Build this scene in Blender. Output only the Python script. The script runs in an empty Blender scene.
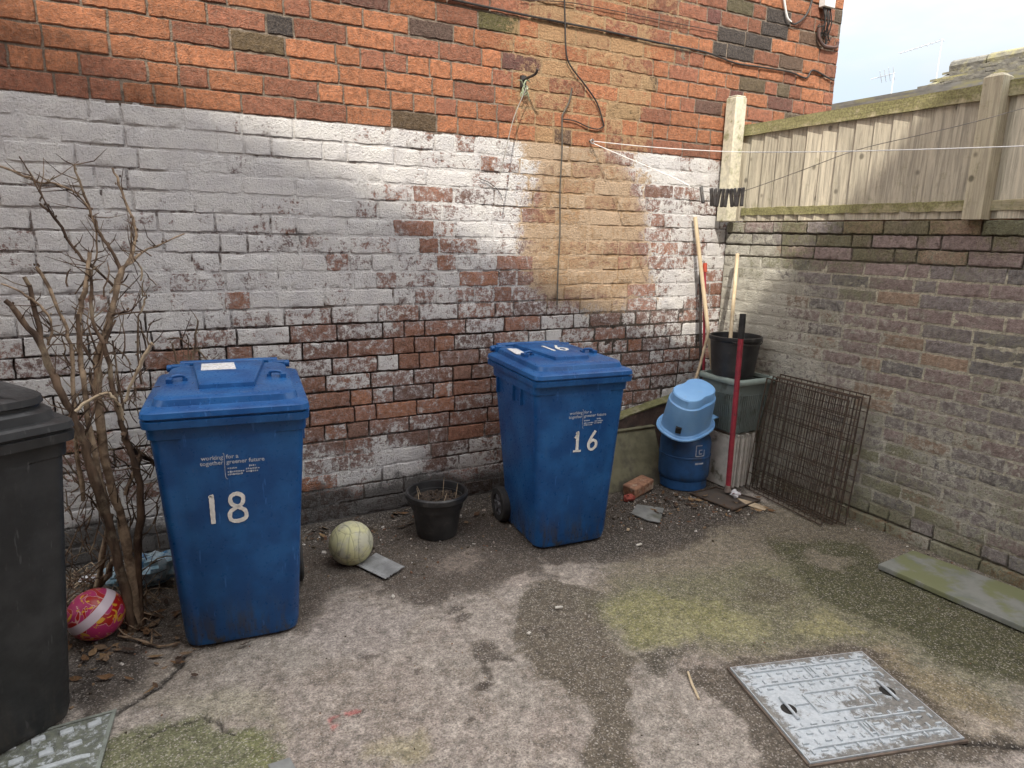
import bpy, math, random
import numpy as np
from mathutils import Vector, Matrix, Euler
R_ = math.radians
random.seed(7); rng = np.random.default_rng(7)
SC = bpy.context.scene
COL = SC.collection
H = 1.58                                   # eye height of the photographer
YW, XR = 3.476, 3.53                       # face of the house wall, face of the yard wall

# ------------------------------------------------------------------ camera geometry (used to survey the yard)
F_PX = 673.38
ROT = np.array([[0.88037834, -0.47378887, 0.02140284], [-0.08387857, -0.19995928, -0.97620729], [0.46679584, 0.85763652, -0.21578055]])
def ray(px, py): return ROT.T @ np.array([px - 512.0, py - 384.0, F_PX])
def gp(px, py, z=0.0):
    d = ray(px, py); t = (z - H) / d[2]; return Vector((d[0]*t, d[1]*t, z))
def wp(px, py, y=YW):
    d = ray(px, py); t = y / d[1]; return Vector((d[0]*t, y, H + d[2]*t))
def xp(px, py, x=XR):
    d = ray(px, py); t = x / d[0]; return Vector((x, d[1]*t, H + d[2]*t))
def lp(px, py, A, B):                      # point above the plan line A-B
    d = ray(px, py); n = (-(B[1]-A[1]), B[0]-A[0]); t = (n[0]*A[0]+n[1]*A[1]) / (n[0]*d[0]+n[1]*d[1])
    return Vector((d[0]*t, d[1]*t, H + d[2]*t))

cam = bpy.data.cameras.new('camera'); co = bpy.data.objects.new('camera', cam); COL.objects.link(co)
cam.sensor_width = 36; cam.lens = F_PX / 1024 * 36; cam.clip_end = 500; cam.clip_start = 0.02
m4 = Matrix.Identity(4)
for i in range(3):
    m4[i][0] = ROT[0][i]; m4[i][1] = -ROT[1][i]; m4[i][2] = -ROT[2][i]
m4.translation = (0, 0, H)
co.matrix_world = m4
SC.camera = co

# ------------------------------------------------------------------ noise
_T = np.random.default_rng(99).random((256, 256))
def vnoise(x, y, s=0):
    x = np.asarray(x, float) + s*17.31; y = np.asarray(y, float) + s*5.77
    xi = np.floor(x).astype(int); yi = np.floor(y).astype(int); fx = x - xi; fy = y - yi
    fx = fx*fx*(3-2*fx); fy = fy*fy*(3-2*fy)
    a = _T[xi & 255, yi & 255]; b = _T[(xi+1) & 255, yi & 255]; c = _T[xi & 255, (yi+1) & 255]; d = _T[(xi+1) & 255, (yi+1) & 255]
    return (a*(1-fx)+b*fx)*(1-fy) + (c*(1-fx)+d*fx)*fy
def fbm(x, y, o=4, s=0):
    v = 0; a = .5; t = 0
    for k in range(o):
        v = v + a*vnoise(np.asarray(x)*2**k, np.asarray(y)*2**k, s+k*3); t += a; a *= .55
    return v / t
def sstep(a, b, x):
    t = np.clip((x-a)/(b-a), 0, 1); return t*t*(3-2*t)
def polydist(x, y, poly):                  # signed distance, positive inside
    x = np.asarray(x, float); y = np.asarray(y, float)
    inside = np.zeros(x.shape, bool); dmin = np.full(x.shape, 1e9)
    n = len(poly)
    for i in range(n):
        x1, y1 = poly[i]; x2, y2 = poly[(i+1) % n]
        ex, ey = x2-x1, y2-y1; L = ex*ex+ey*ey+1e-12
        t = np.clip(((x-x1)*ex+(y-y1)*ey)/L, 0, 1)
        dmin = np.minimum(dmin, np.hypot(x-x1-t*ex, y-y1-t*ey))
        c = ((y1 > y) != (y2 > y)); xc = x1 + (y-y1)*ex/(ey if abs(ey) > 1e-12 else 1e-12)
        inside ^= (c & (x < xc))
    return np.where(inside, dmin, -dmin)
def shepard(x, y, pts, p=3):
    x = np.asarray(x, float); y = np.asarray(y, float); w = 0; v = 0
    for (a, b, c) in pts:
        k = 1/(((x-a)**2+(y-b)**2)**(p/2)+1e-5); w = w+k; v = v+k*c
    return v/w

# ------------------------------------------------------------------ mesh builder
class MB:
    def __init__(self): self.v = []; self.f = []
    def add(self, vs, fs):
        o = len(self.v); self.v.extend([tuple(p) for p in vs]); self.f.extend([tuple(i+o for i in q) for q in fs]); return self
    def box(self, c, s, rot=None, taper=1.0):
        vs = []
        for z in (-.5, .5):
            k = taper if z > 0 else 1
            for x, y in ((-.5, -.5), (.5, -.5), (.5, .5), (-.5, .5)):
                p = Vector((x*s[0]*k, y*s[1]*k, z*s[2]))
                if rot is not None: p = rot @ p
                vs.append(p + Vector(c))
        return self.add(vs, [(3, 2, 1, 0), (4, 5, 6, 7), (0, 1, 5, 4), (1, 2, 6, 5), (2, 3, 7, 6), (3, 0, 4, 7)])
    def prism(self, pts, depth):           # pts: closed planar polygon of Vectors, extruded by a vector
        n = len(pts); d = Vector(depth); vs = [Vector(p) for p in pts] + [Vector(p)+d for p in pts]
        return self.add(vs, [tuple(range(n))[::-1], tuple(range(n, 2*n))] + [(i, (i+1) % n, n+(i+1) % n, n+i) for i in range(n)])
    def tube(self, pts, r, n=8, cap=True, wob=0.0):
        pts = [Vector(p) for p in pts]; m = len(pts)
        rs = r if isinstance(r, (list, tuple)) else [r]*m
        up = Vector((0.123, 0.31, 1)).normalized(); vs = []; prev = None
        for i, p in enumerate(pts):
            t = (pts[min(i+1, m-1)] - pts[max(i-1, 0)]).normalized()
            if prev is None:
                a = t.cross(up if abs(t.dot(up)) < .95 else Vector((1, 0, 0))).normalized()
            else:
                a = (prev - t*prev.dot(t)).normalized()
            prev = a; b = t.cross(a)
            for k in range(n):
                th = 2*math.pi*k/n; rr = rs[i]*(1+wob*random.uniform(-1, 1))
                vs.append(p + a*(math.cos(th)*rr) + b*(math.sin(th)*rr))
        fs = [(i*n+k, i*n+(k+1) % n, (i+1)*n+(k+1) % n, (i+1)*n+k) for i in range(m-1) for k in range(n)]
        if cap: fs += [tuple(range(n))[::-1], tuple(range((m-1)*n, m*n))]
        return self.add(vs, fs)
    def loft(self, secs, cap0=True, cap1=True):
        n = len(secs[0]); vs = [p for s in secs for p in s]; m = len(secs)
        fs = [(i*n+k, i*n+(k+1) % n, (i+1)*n+(k+1) % n, (i+1)*n+k) for i in range(m-1) for k in range(n)]
        if cap0: fs.append(tuple(range(n))[::-1])
        if cap1: fs.append(tuple(range((m-1)*n, m*n)))
        return self.add(vs, fs)
    def lathe(self, prof, c=(0, 0, 0), n=32, cap0=True, cap1=True, mtx=None):
        secs = []
        for r, z in prof:
            s = []
            for k in range(n):
                th = 2*math.pi*k/n; p = Vector((r*math.cos(th), r*math.sin(th), z))
                if mtx is not None: p = mtx @ p
                s.append(p + Vector(c))
            secs.append(s)
        return self.loft(secs, cap0, cap1)
    def blob(self, c, s, seed=0, n=10, m=7, amp=.25):
        rd = random.Random(seed); vs = []; fs = []
        for i in range(m+1):
            ph = math.pi*i/m
            for k in range(n):
                th = 2*math.pi*k/n; q = 1+rd.uniform(-amp, amp)*(0 < i < m)
                vs.append((c[0]+s[0]*q*math.sin(ph)*math.cos(th), c[1]+s[1]*q*math.sin(ph)*math.sin(th), c[2]+s[2]*q*math.cos(ph)))
        fs = [(i*n+k, (i+1)*n+k, (i+1)*n+(k+1) % n, i*n+(k+1) % n) for i in range(m) for k in range(n)]
        return self.add(vs, fs)
    def build(self, name, mat, parent=None, sharp=35, smooth=True, org=(0, 0, 0), bevel=0, seg=2):
        me = bpy.data.meshes.new(name); o = Vector(org)
        me.from_pydata([Vector(p)-o for p in self.v], [], self.f); me.validate()
        ob = bpy.data.objects.new(name, me); COL.objects.link(ob)
        if mat: me.materials.append(mat)
        if smooth and len(me.polygons):
            me.polygons.foreach_set('use_smooth', [True]*len(me.polygons))
            me.set_sharp_from_angle(angle=R_(sharp))
        if bevel:
            b = ob.modifiers.new('bevel', 'BEVEL'); b.width = bevel; b.segments = seg; b.limit_method = 'ANGLE'; b.angle_limit = R_(40)
            b.harden_normals = False
        if parent: ob.parent = parent
        else: ob.location = o
        return ob
def fattr(ob, name, arr):
    a = ob.data.attributes.new(name, 'FLOAT', 'POINT'); a.data.foreach_set('value', np.asarray(arr, np.float32).ravel())
def cattr(ob, name, arr):
    arr = np.asarray(arr, np.float32)
    if arr.shape[1] == 3: arr = np.concatenate([arr, np.ones((len(arr), 1), np.float32)], 1)
    a = ob.data.attributes.new(name, 'FLOAT_COLOR', 'POINT'); a.data.foreach_set('color', arr.ravel())
def thing(name, label, cat, loc=(0, 0, 0), rz=0.0, group=None, rot=None):
    o = bpy.data.objects.new(name, None); COL.objects.link(o); o.empty_display_size = .1
    o.location = loc; o.rotation_euler = rot if rot else (0, 0, rz)
    return tag(o, label, cat, group)
def tag(o, label, cat, group=None):
    o['label'] = label; o['category'] = cat
    if group: o['group'] = group
    return o
def smooth_path(pts, k=4):
    pts = [Vector(p) for p in pts]; out = []
    for i in range(len(pts)-1):
        p0 = pts[max(i-1, 0)]; p1 = pts[i]; p2 = pts[i+1]; p3 = pts[min(i+2, len(pts)-1)]
        for j in range(k):
            t = j/k; out.append(.5*((2*p1)+(p2-p0)*t+(2*p0-5*p1+4*p2-p3)*t*t+(3*p1-p0-3*p2+p3)*t**3))
    return out+[pts[-1]]

# ------------------------------------------------------------------ materials
class M:
    def __init__(self, name):
        self.m = bpy.data.materials.new(name); self.m.use_nodes = True; self.t = self.m.node_tree
        self.b = self.t.nodes['Principled BSDF']; self._tc = None
    def n(self, typ, ins=None, **pr):
        x = self.t.nodes.new(typ)
        for k, v in pr.items(): setattr(x, k, v)
        for k, v in (ins or {}).items(): self.set(x.inputs[k], v)
        return x
    def set(self, s, v):
        if isinstance(v, bpy.types.NodeSocket): self.t.links.new(v, s)
        elif isinstance(v, tuple) and len(v) == 3 and s.type == 'RGBA': s.default_value = (*v, 1)
        else: s.default_value = v
    def co(self, scale=(1, 1, 1)):
        if self._tc is None: self._tc = self.n('ShaderNodeTexCoord').outputs['Object']
        if scale == (1, 1, 1): return self._tc
        return self.n('ShaderNodeMapping', {'Vector': self._tc, 'Scale': scale}).outputs[0]
    def noise(self, scale, detail=4, rough=.55, vec=None, dist=0.0):
        return self.n('ShaderNodeTexNoise', {'Vector': vec or self.co(), 'Scale': scale, 'Detail': detail, 'Roughness': rough, 'Distortion': dist}).outputs['Fac']
    def voro(self, scale, vec=None, out='Distance', feature='F1'):
        return self.n('ShaderNodeTexVoronoi', {'Vector': vec or self.co(), 'Scale': scale}, feature=feature).outputs[out]
    def math(self, op, a, b=0.0, c=None):
        x = self.n('ShaderNodeMath', operation=op); self.set(x.inputs[0], a); self.set(x.inputs[1], b)
        if c is not None: self.set(x.inputs[2], c)
        return x.outputs[0]
    def ss(self, v, a, b, lo=0.0, hi=1.0):
        return self.n('ShaderNodeMapRange', {'Value': v, 'From Min': a, 'From Max': b, 'To Min': lo, 'To Max': hi}, interpolation_type='SMOOTHSTEP').outputs[0]
    def mix(self, f, a, b, bt='MIX'):
        x = self.n('ShaderNodeMix', data_type='RGBA', blend_type=bt)
        self.set(x.inputs[0], f); self.set(x.inputs[6], a); self.set(x.inputs[7], b); return x.outputs[2]
    def scale(self, col, f):
        return self.n('ShaderNodeVectorMath', {0: col, 'Scale': f}, operation='SCALE').outputs[0]
    def attr(self, name, out='Fac'): return self.n('ShaderNodeAttribute', attribute_name=name).outputs[out]
    def bump(self, h, strength=.5, dist=.01, normal=None):
        i = {'Height': h, 'Strength': strength, 'Distance': dist}
        if normal: i['Normal'] = normal
        return self.n('ShaderNodeBump', i).outputs[0]
    def out(self, **k):
        for a, v in k.items(): self.set(self.b.inputs[{'col': 'Base Color', 'rough': 'Roughness', 'metal': 'Metallic', 'nrm': 'Normal', 'spec': 'Specular IOR Level', 'trans': 'Transmission Weight', 'alpha': 'Alpha'}[a]], v)
        return self.m

def simple(name, col, col2=None, rough=.6, metal=0.0, sc=20, bump=.15, bdist=.002, dirt=None, dsc=6, dthr=(.5, .68), spec=.5, stretch=(1, 1, 1)):
    m = M(name); v = m.co(stretch)
    n1 = m.noise(sc, 6, .6, v); n2 = m.noise(dsc, 5, .6)
    c = m.mix(m.ss(n1, .35, .65), col, col2 or tuple(x*.75 for x in col))
    if dirt: c = m.mix(m.ss(n2, dthr[0], dthr[1]), c, dirt)
    r = m.ss(n1, .3, .7, max(rough-.1, .05), min(rough+.12, 1))
    return m.out(col=c, rough=r, metal=metal, spec=spec, nrm=m.bump(m.noise(sc*4, 4, .6, v), bump, bdist))

def brick_material(name, white, white2, sandc, mossc, dirtc, film, filmk):
    m = M(name)
    n1 = m.noise(34, 9, .70); n2 = m.noise(8, 5, .6); n3 = m.noise(230, 4, .65); n4 = m.noise(95, 7, .72); n5 = m.noise(17, 6, .62, dist=.4)
    pit = m.voro(120)
    col = m.attr('col', 'Color'); paint = m.attr('paint'); sand = m.attr('sand'); dirt = m.attr('dirt'); moss = m.attr('moss')
    base = m.scale(col, m.ss(n1, .28, .72, .55, 1.42))
    base = m.mix(m.ss(n4, .54, .68, 0, .75), base, m.scale(col, .30))
    base = m.mix(m.ss(n3, .56, .72, 0, .45), base, (.50, .40, .31))
    base = m.mix(m.ss(n5, .56, .70, 0, .45), base, m.scale(col, .42))
    a = m.math('MULTIPLY_ADD', n1, 1.2, -.6); b = m.math('MULTIPLY_ADD', n4, 1.3, -.65); c = m.math('MULTIPLY_ADD', n5, .9, -.45)
    s = m.math('ADD', m.math('ADD', a, b), c)
    ps = m.math('ADD', paint, s)
    fl = m.ss(ps, .12, .50)                                                    # thin chalky film left by old limewash
    x = m.mix(m.math('MULTIPLY', fl, filmk), m.mix(m.ss(n4, .42, .62, .02, .18), base, (.50, .40, .32)), m.mix(m.ss(n4, .4, .62), film, m.scale(film_src(m, film), .62)))
    flake = m.ss(ps, .40, .60)
    wh = m.mix(m.ss(n2, .35, .65), white, white2)
    wh = m.mix(m.ss(n4, .52, .68, 0, .45), wh, (.40, .375, .375))
    wh = m.mix(m.ss(n3, .58, .70, 0, .30), wh, (.28, .26, .26))
    wh = m.mix(m.ss(n1, .56, .72, 0, .35), wh, (.40, .34, .33))
    x = m.mix(m.math('MULTIPLY', flake, .94), x, wh)
    sf = m.ss(m.math('ADD', sand, m.math('MULTIPLY', s, .75)), .38, .62)
    sc = m.mix(m.ss(n4, .36, .66), sandc, tuple(q*.62 for q in sandc))
    x = m.mix(m.math('MULTIPLY', sf, .82), x, sc)
    mf = m.ss(m.math('ADD', moss, m.math('MULTIPLY', s, .6)), .36, .72)
    x = m.mix(m.math('MULTIPLY', mf, .72), x, m.mix(m.ss(n4, .4, .6), mossc, tuple(q*.5 for q in mossc)))
    df = m.ss(m.math('ADD', dirt, m.math('MULTIPLY', s, .5)), .35, .75)
    x = m.mix(m.math('MULTIPLY', df, .85), x, dirtc)
    h = m.math('ADD', m.math('MULTIPLY', n4, 1.5), m.math('MULTIPLY', n3, .75))
    h = m.math('ADD', h, m.math('MULTIPLY', flake, .10))
    h = m.math('ADD', h, m.math('MULTIPLY', n1, .8))
    h = m.math('ADD', h, m.ss(pit, .05, .30, 0, .22))
    return m.out(col=x, rough=.93, spec=.2, nrm=m.bump(h, 1.0, .013))
def film_src(m, c):
    r = m.n('ShaderNodeRGB'); r.outputs[0].default_value = (*c, 1); return r.outputs[0]
MAT = {}
MAT['house_brick'] = brick_material('painted_house_brick', (.81, .79, .755), (.71, .69, .68), (.55, .365, .20), (.10, .11, .05), (.045, .040, .036), (.42, .37, .37), .55)
MAT['yard_brick'] = brick_material('yard_wall_brick', (.66, .64, .55), (.52, .50, .42), (.42, .34, .2), (.24, .24, .11), (.05, .046, .038), (.47, .45, .39), .46)

def plastic(name, col, fade, rough=.31):
    m = M(name); n1 = m.noise(7, 5, .6); n2 = m.noise(60, 5, .65); n3 = m.noise(26, 6, .7, m.co((1, 1, .25)))
    z = m.n('ShaderNodeSeparateXYZ', {0: m.co()}).outputs[2]
    c = m.mix(m.ss(n1, .35, .68), col, fade)
    c = m.mix(m.ss(n3, .60, .76, 0, .22), c, (.16, .15, .14))                                   # dust runs
    c = m.mix(m.math('MULTIPLY', m.ss(z, .26, .0), m.ss(n3, .42, .66)), c, (.045, .04, .035))     # splashed dirt near the ground
    scr = m.math('MAXIMUM', m.ss(m.noise(9, 3, .5, m.co((9, 9, 1.1))), .66, .70, 0, .28), m.ss(m.noise(10, 5, .7, m.co((1.5, 1.5, 12))), .68, .72, 0, .3))
    c = m.mix(scr, c, tuple(min(1, q*2+.05) for q in fade))
    return m.out(col=c, rough=m.ss(n2, .3, .7, rough-.06, rough+.16), spec=.32, nrm=m.bump(m.noise(220, 3, .6), .12, .001))
MAT['blue'] = plastic('blue_bin_plastic', (.0075, .054, .176), (.015, .092, .255))
MAT['black'] = plastic('black_bin_plastic', (.018, .019, .020), (.034, .035, .036), .42)
MAT['rubber'] = simple('rubber_tyre', (.012, .012, .013), (.03, .028, .026), .8, sc=30, bump=.3)
MAT['hub'] = simple('dull_hub', (.10, .10, .11), (.04, .04, .04), .6)
MAT['white'] = simple('white_brush_paint', (.72, .71, .67), (.58, .57, .53), .6, sc=60, bump=.4)
MAT['print'] = simple('white_print', (.42, .45, .50), (.28, .32, .40), .6, sc=90)
MAT['label'] = simple('paper_label', (.74, .73, .70), (.45, .45, .48), .5, sc=110, dirt=(.42, .40, .33), dsc=25, dthr=(.6, .7))
MAT['galv'] = None

def wood(name, c1, c2, mossc, mamount, axis, gs=26, rough=.85):
    m = M(name); st = {'z': (1, 1, .06), 'y': (1, .06, 1), 'x': (.06, 1, 1)}[axis]
    rnd = m.attr('rnd'); v = m.n('ShaderNodeVectorMath', {0: m.co(st), 1: m.n('ShaderNodeCombineXYZ', {0: m.math('MULTIPLY', rnd, 7.0), 1: m.math('MULTIPLY', rnd, 13.0), 2: m.math('MULTIPLY', rnd, 3.0)}).outputs[0]}, operation='ADD').outputs[0]
    g = m.noise(gs*2.4, 6, .65, v, .8); g2 = m.noise(gs*.5, 3, .5, v)
    c = m.mix(m.ss(g, .35, .68), c1, c2)
    c = m.scale(c, m.ss(rnd, 0, 1, .84, 1.10))
    kn = m.voro(8.5, m.n('ShaderNodeVectorMath', {0: m.co((1, 1, .8) if axis == 'z' else (1, .8, 1)), 1: m.n('ShaderNodeCombineXYZ', {0: rnd, 1: rnd, 2: rnd}).outputs[0]}, operation='ADD').outputs[0])
    c = m.mix(m.ss(kn, .15, .06, 0, .85), c, tuple(q*.25 for q in c1))
    c = m.mix(m.ss(m.noise(70, 5, .7, v), .60, .70, 0, .5), c, tuple(q*.4 for q in c2))
    moss = m.attr('moss')
    mf = m.ss(m.math('ADD', moss, m.math('MULTIPLY_ADD', m.noise(16, 9, .75), 1.9, -.95)), .40, .85)
    c = m.mix(m.math('MULTIPLY', mf, mamount), c, m.mix(m.ss(m.noise(90, 4, .6), .4, .6), mossc, tuple(q*.5 for q in mossc)))
    return m.out(col=c, rough=rough, spec=.2, nrm=m.bump(m.math('ADD', g, m.math('MULTIPLY', m.noise(60, 4, .6), .4)), .7, .004))
MAT['board'] = wood('weathered_boards', (.54, .49, .38), (.30, .275, .22), (.16, .17, .05), .5, 'z')
MAT['rail'] = wood('mossy_rail', (.46, .40, .26), (.31, .28, .19), (.22, .215, .085), .8, 'y')
MAT['post'] = wood('timber_post', (.44, .40, .29), (.30, .27, .20), (.17, .18, .06), .6, 'z')
MAT['pole'] = simple('bare_wood_pole', (.56, .46, .31), (.42, .33, .21), .75, sc=30, stretch=(1, 1, .1))
MAT['stick'] = simple('pale_stick', (.50, .40, .27), (.34, .26, .17), .8, sc=30)
MAT['concrete'] = simple('cast_concrete', (.60, .56, .43), (.46, .43, .34), .92, sc=45, bump=.6, bdist=.004, dirt=(.22, .22, .11), dsc=14, dthr=(.52, .72), spec=.2)
MAT['bark'] = simple('shrub_bark', (.15, .10, .066), (.05, .033, .024), .85, sc=22, bump=.9, bdist=.004, dirt=(.24, .19, .13), dsc=9, dthr=(.50, .66), spec=.2, stretch=(1, 1, .35))
MAT['twig'] = simple('pale_bark', (.36, .27, .18), (.16, .115, .08), .85, sc=26, bump=.8, bdist=.003, dirt=(.09, .06, .04), dsc=12, spec=.2)
MAT['potplastic'] = simple('pot_black_plastic', (.016, .016, .017), (.030, .030, .030), .42, sc=14, dirt=(.07, .065, .06), dsc=16, dthr=(.58, .75))
MAT['soil'] = simple('potting_soil', (.055, .038, .026), (.022, .016, .012), .95, sc=60, bump=1, bdist=.01, dirt=(.13, .085, .05), dsc=70, dthr=(.55, .62))
MAT['red'] = simple('red_pole_paint', (.30, .028, .045), (.21, .022, .034), .45, sc=20, dirt=(.09, .03, .03), dsc=30, dthr=(.62, .75))
MAT['redtool'] = simple('orange_red_handle', (.38, .06, .03), (.24, .04, .025), .5)
MAT['blackmetal'] = simple('black_painted_steel', (.02, .02, .02), (.045, .035, .028), .55, sc=40)
MAT['rust'] = simple('rusty_wire', (.045, .034, .028), (.085, .055, .035), .75, sc=60, metal=.25)
MAT['gas'] = simple('gas_bottle_blue', (.022, .088, .235), (.014, .06, .16), .45, sc=9, dirt=(.05, .06, .075), dsc=9, dthr=(.54, .72))
MAT['basin'] = simple('light_blue_plastic', (.16, .35, .64), (.21, .42, .70), .38, sc=8, bump=.05, dirt=(.22, .36, .56), dsc=22, dthr=(.58, .74))
MAT['planter'] = simple('grey_green_plastic', (.15, .19, .18), (.19, .225, .21), .5, sc=9, dirt=(.09, .10, .085), dsc=11, dthr=(.52, .72))
MAT['tile'] = simple('white_board', (.60, .58, .53), (.46, .45, .40), .7, sc=14, dirt=(.16, .15, .11), dsc=10, dthr=(.54, .7))
MAT['olive'] = simple('olive_weathered_board', (.135, .125, .075), (.095, .09, .055), .85, sc=12, dirt=(.06, .055, .04), dsc=4, dthr=(.5, .62))
MAT['plinth'] = simple('brown_plinth', (.085, .052, .040), (.05, .034, .028), .9, sc=16, bump=.6, bdist=.006, dirt=(.03, .026, .022), dsc=8)
MAT['mossy'] = simple('mossy_ledge', (.16, .15, .065), (.10, .10, .04), .95, sc=30, bump=.9, bdist=.006, dirt=(.22, .20, .13), dsc=12)
MAT['slate'] = simple('grey_slate', (.20, .205, .195), (.15, .155, .15), .7, sc=16, dirt=(.09, .09, .07), dsc=7, bump=.3)
MAT['slab'] = simple('mossy_slab', (.20, .205, .185), (.15, .16, .14), .85, sc=10, bump=.35, dirt=(.15, .16, .085), dsc=4.5, dthr=(.44, .56), spec=.25)
MAT['cable'] = simple('black_cable', (.012, .011, .011), (.03, .024, .02), .6)
MAT['whiteline'] = simple('white_line', (.75, .75, .72), (.62, .62, .6), .5)
MAT['greyline'] = simple('grey_line', (.22, .20, .17), (.15, .14, .12), .6)
MAT['rope'] = simple('pale_green_rope', (.34, .40, .27), (.22, .27, .17), .85)
MAT['whitebox'] = simple('white_upvc', (.72, .72, .70), (.6, .6, .58), .5)
MAT['peg'] = simple('dark_peg_plastic', (.07, .066, .062), (.12, .11, .10), .55)
MAT['rooftile'] = None
MAT['bag'] = simple('pale_blue_film', (.20, .34, .42), (.38, .46, .50), .3, sc=22, dirt=(.05, .17, .33), dsc=14, dthr=(.52, .6))
MAT['scrap'] = simple('printed_wrapper', (.60, .59, .60), (.4, .4, .42), .5, sc=30, dirt=(.22, .06, .06), dsc=32, dthr=(.52, .58))
MAT['stone'] = simple('pale_stone', (.55, .52, .46), (.4, .37, .32), .8, sc=60)
MAT['brickbit'] = simple('loose_brick', (.32, .17, .10), (.20, .10, .065), .9, sc=40, bump=.7, bdist=.005, dirt=(.38, .31, .23), dsc=16)
MAT['redbit'] = simple('red_brick_bit', (.30, .065, .045), (.20, .045, .035), .9, sc=40, bump=.7)
MAT['aluminium'] = simple('aerial_metal', (.62, .64, .66), (.52, .54, .56), .5, metal=.0)
MAT['render'] = simple('cream_render', (.66, .63, .57), (.56, .53, .48), .9, sc=5)
MAT['darkroof'] = simple('slate_roof', (.12, .12, .13), (.08, .08, .085), .7)
MAT['recess'] = simple('dark_recess', (.012, .011, .010), (.02, .018, .015), .9)

def roof_material():
    m = M('mossy_roof_tiles'); n = m.noise(3, 6, .65); n2 = m.noise(14, 5, .6)
    c = m.mix(m.ss(n2, .35, .65), (.20, .19, .16), (.12, .115, .10))
    c = m.mix(m.ss(n, .46, .62), c, (.27, .25, .13))
    return m.out(col=c, rough=.9, nrm=m.bump(n2, .6, .03))
MAT['rooftile'] = roof_material()

def cover_material(name, c1, c2, dirt, thr):
    m = M(name); n = m.noise(8, 6, .65); n2 = m.noise(70, 5, .65); d = m.attr('dirt')
    c = m.mix(m.ss(n2, .35, .65), c1, c2)
    f = m.ss(m.math('ADD', d, m.math('MULTIPLY_ADD', m.noise(26, 9, .78), 3.0, -1.5)), thr, thr+.40)
    c = m.mix(m.math('MULTIPLY', f, .85), c, m.mix(m.ss(m.noise(60, 5, .7), .4, .6), dirt, tuple(q*.5 for q in dirt)))
    return m.out(col=c, rough=m.math('ADD', m.math('MULTIPLY', f, .35), .5), metal=0.0, spec=.5, nrm=m.bump(n2, .4, .003))
MAT['cover'] = cover_material('silver_painted_iron', (.46, .495, .515), (.36, .395, .42), (.15, .132, .105), .5)
MAT['cover2'] = cover_material('pad_iron', (.42, .45, .46), (.32, .345, .35), (.085, .09, .05), .5)

def ground_material():
    m = M('worn_concrete'); col = m.attr('col', 'Color'); agg = m.attr('agg')
    n1 = m.noise(24, 8, .7); n2 = m.noise(150, 4, .65); n3 = m.noise(420, 2, .5)
    v = m.n('ShaderNodeTexVoronoi', {'Vector': m.co(), 'Scale': 95.0, 'Randomness': 1.0}); cell = m.n('ShaderNodeSeparateColor', {0: v.outputs['Color']}).outputs[0]; dist = v.outputs['Distance']
    v2 = m.n('ShaderNodeTexVoronoi', {'Vector': m.co(), 'Scale': 230.0}); cell2 = m.n('ShaderNodeSeparateColor', {0: v2.outputs['Color']}).outputs[0]
    c = m.scale(col, m.ss(n1, .28, .72, .60, 1.36))
    c = m.scale(c, m.ss(n2, .3, .7, .66, 1.30)); c = m.scale(c, m.ss(m.noise(60, 5, .7), .35, .65, .78, 1.18))
    st = m.math('MULTIPLY', m.ss(dist, .42, .25), m.ss(cell, .55, .8))
    c = m.mix(m.math('MULTIPLY', m.math('MULTIPLY', st, agg), .75), c, m.mix(m.ss(cell, .82, .98), (.25, .21, .16), (.48, .44, .38)))
    st2 = m.math('MULTIPLY', m.ss(cell2, .86, .92), m.ss(agg, .0, .6, .35, .8))
    c = m.mix(m.math('MULTIPLY', st2, .5), c, (.50, .46, .42))
    pit = m.math('MULTIPLY', m.ss(cell2, .12, .05), .55)
    c = m.mix(pit, c, m.scale(col, .30))
    h = m.math('ADD', m.math('MULTIPLY', n2, .5), m.math('MULTIPLY', n1, .8))
    h = m.math('ADD', h, m.math('MULTIPLY', m.math('MULTIPLY', m.ss(dist, .5, .1), agg), .55))
    h = m.math('ADD', h, m.math('MULTIPLY', n3, .15))
    return m.out(col=c, rough=m.ss(n1, .3, .7, .72, .95), spec=.3, nrm=m.bump(h, .9, .006))
MAT['ground'] = ground_material()

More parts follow.
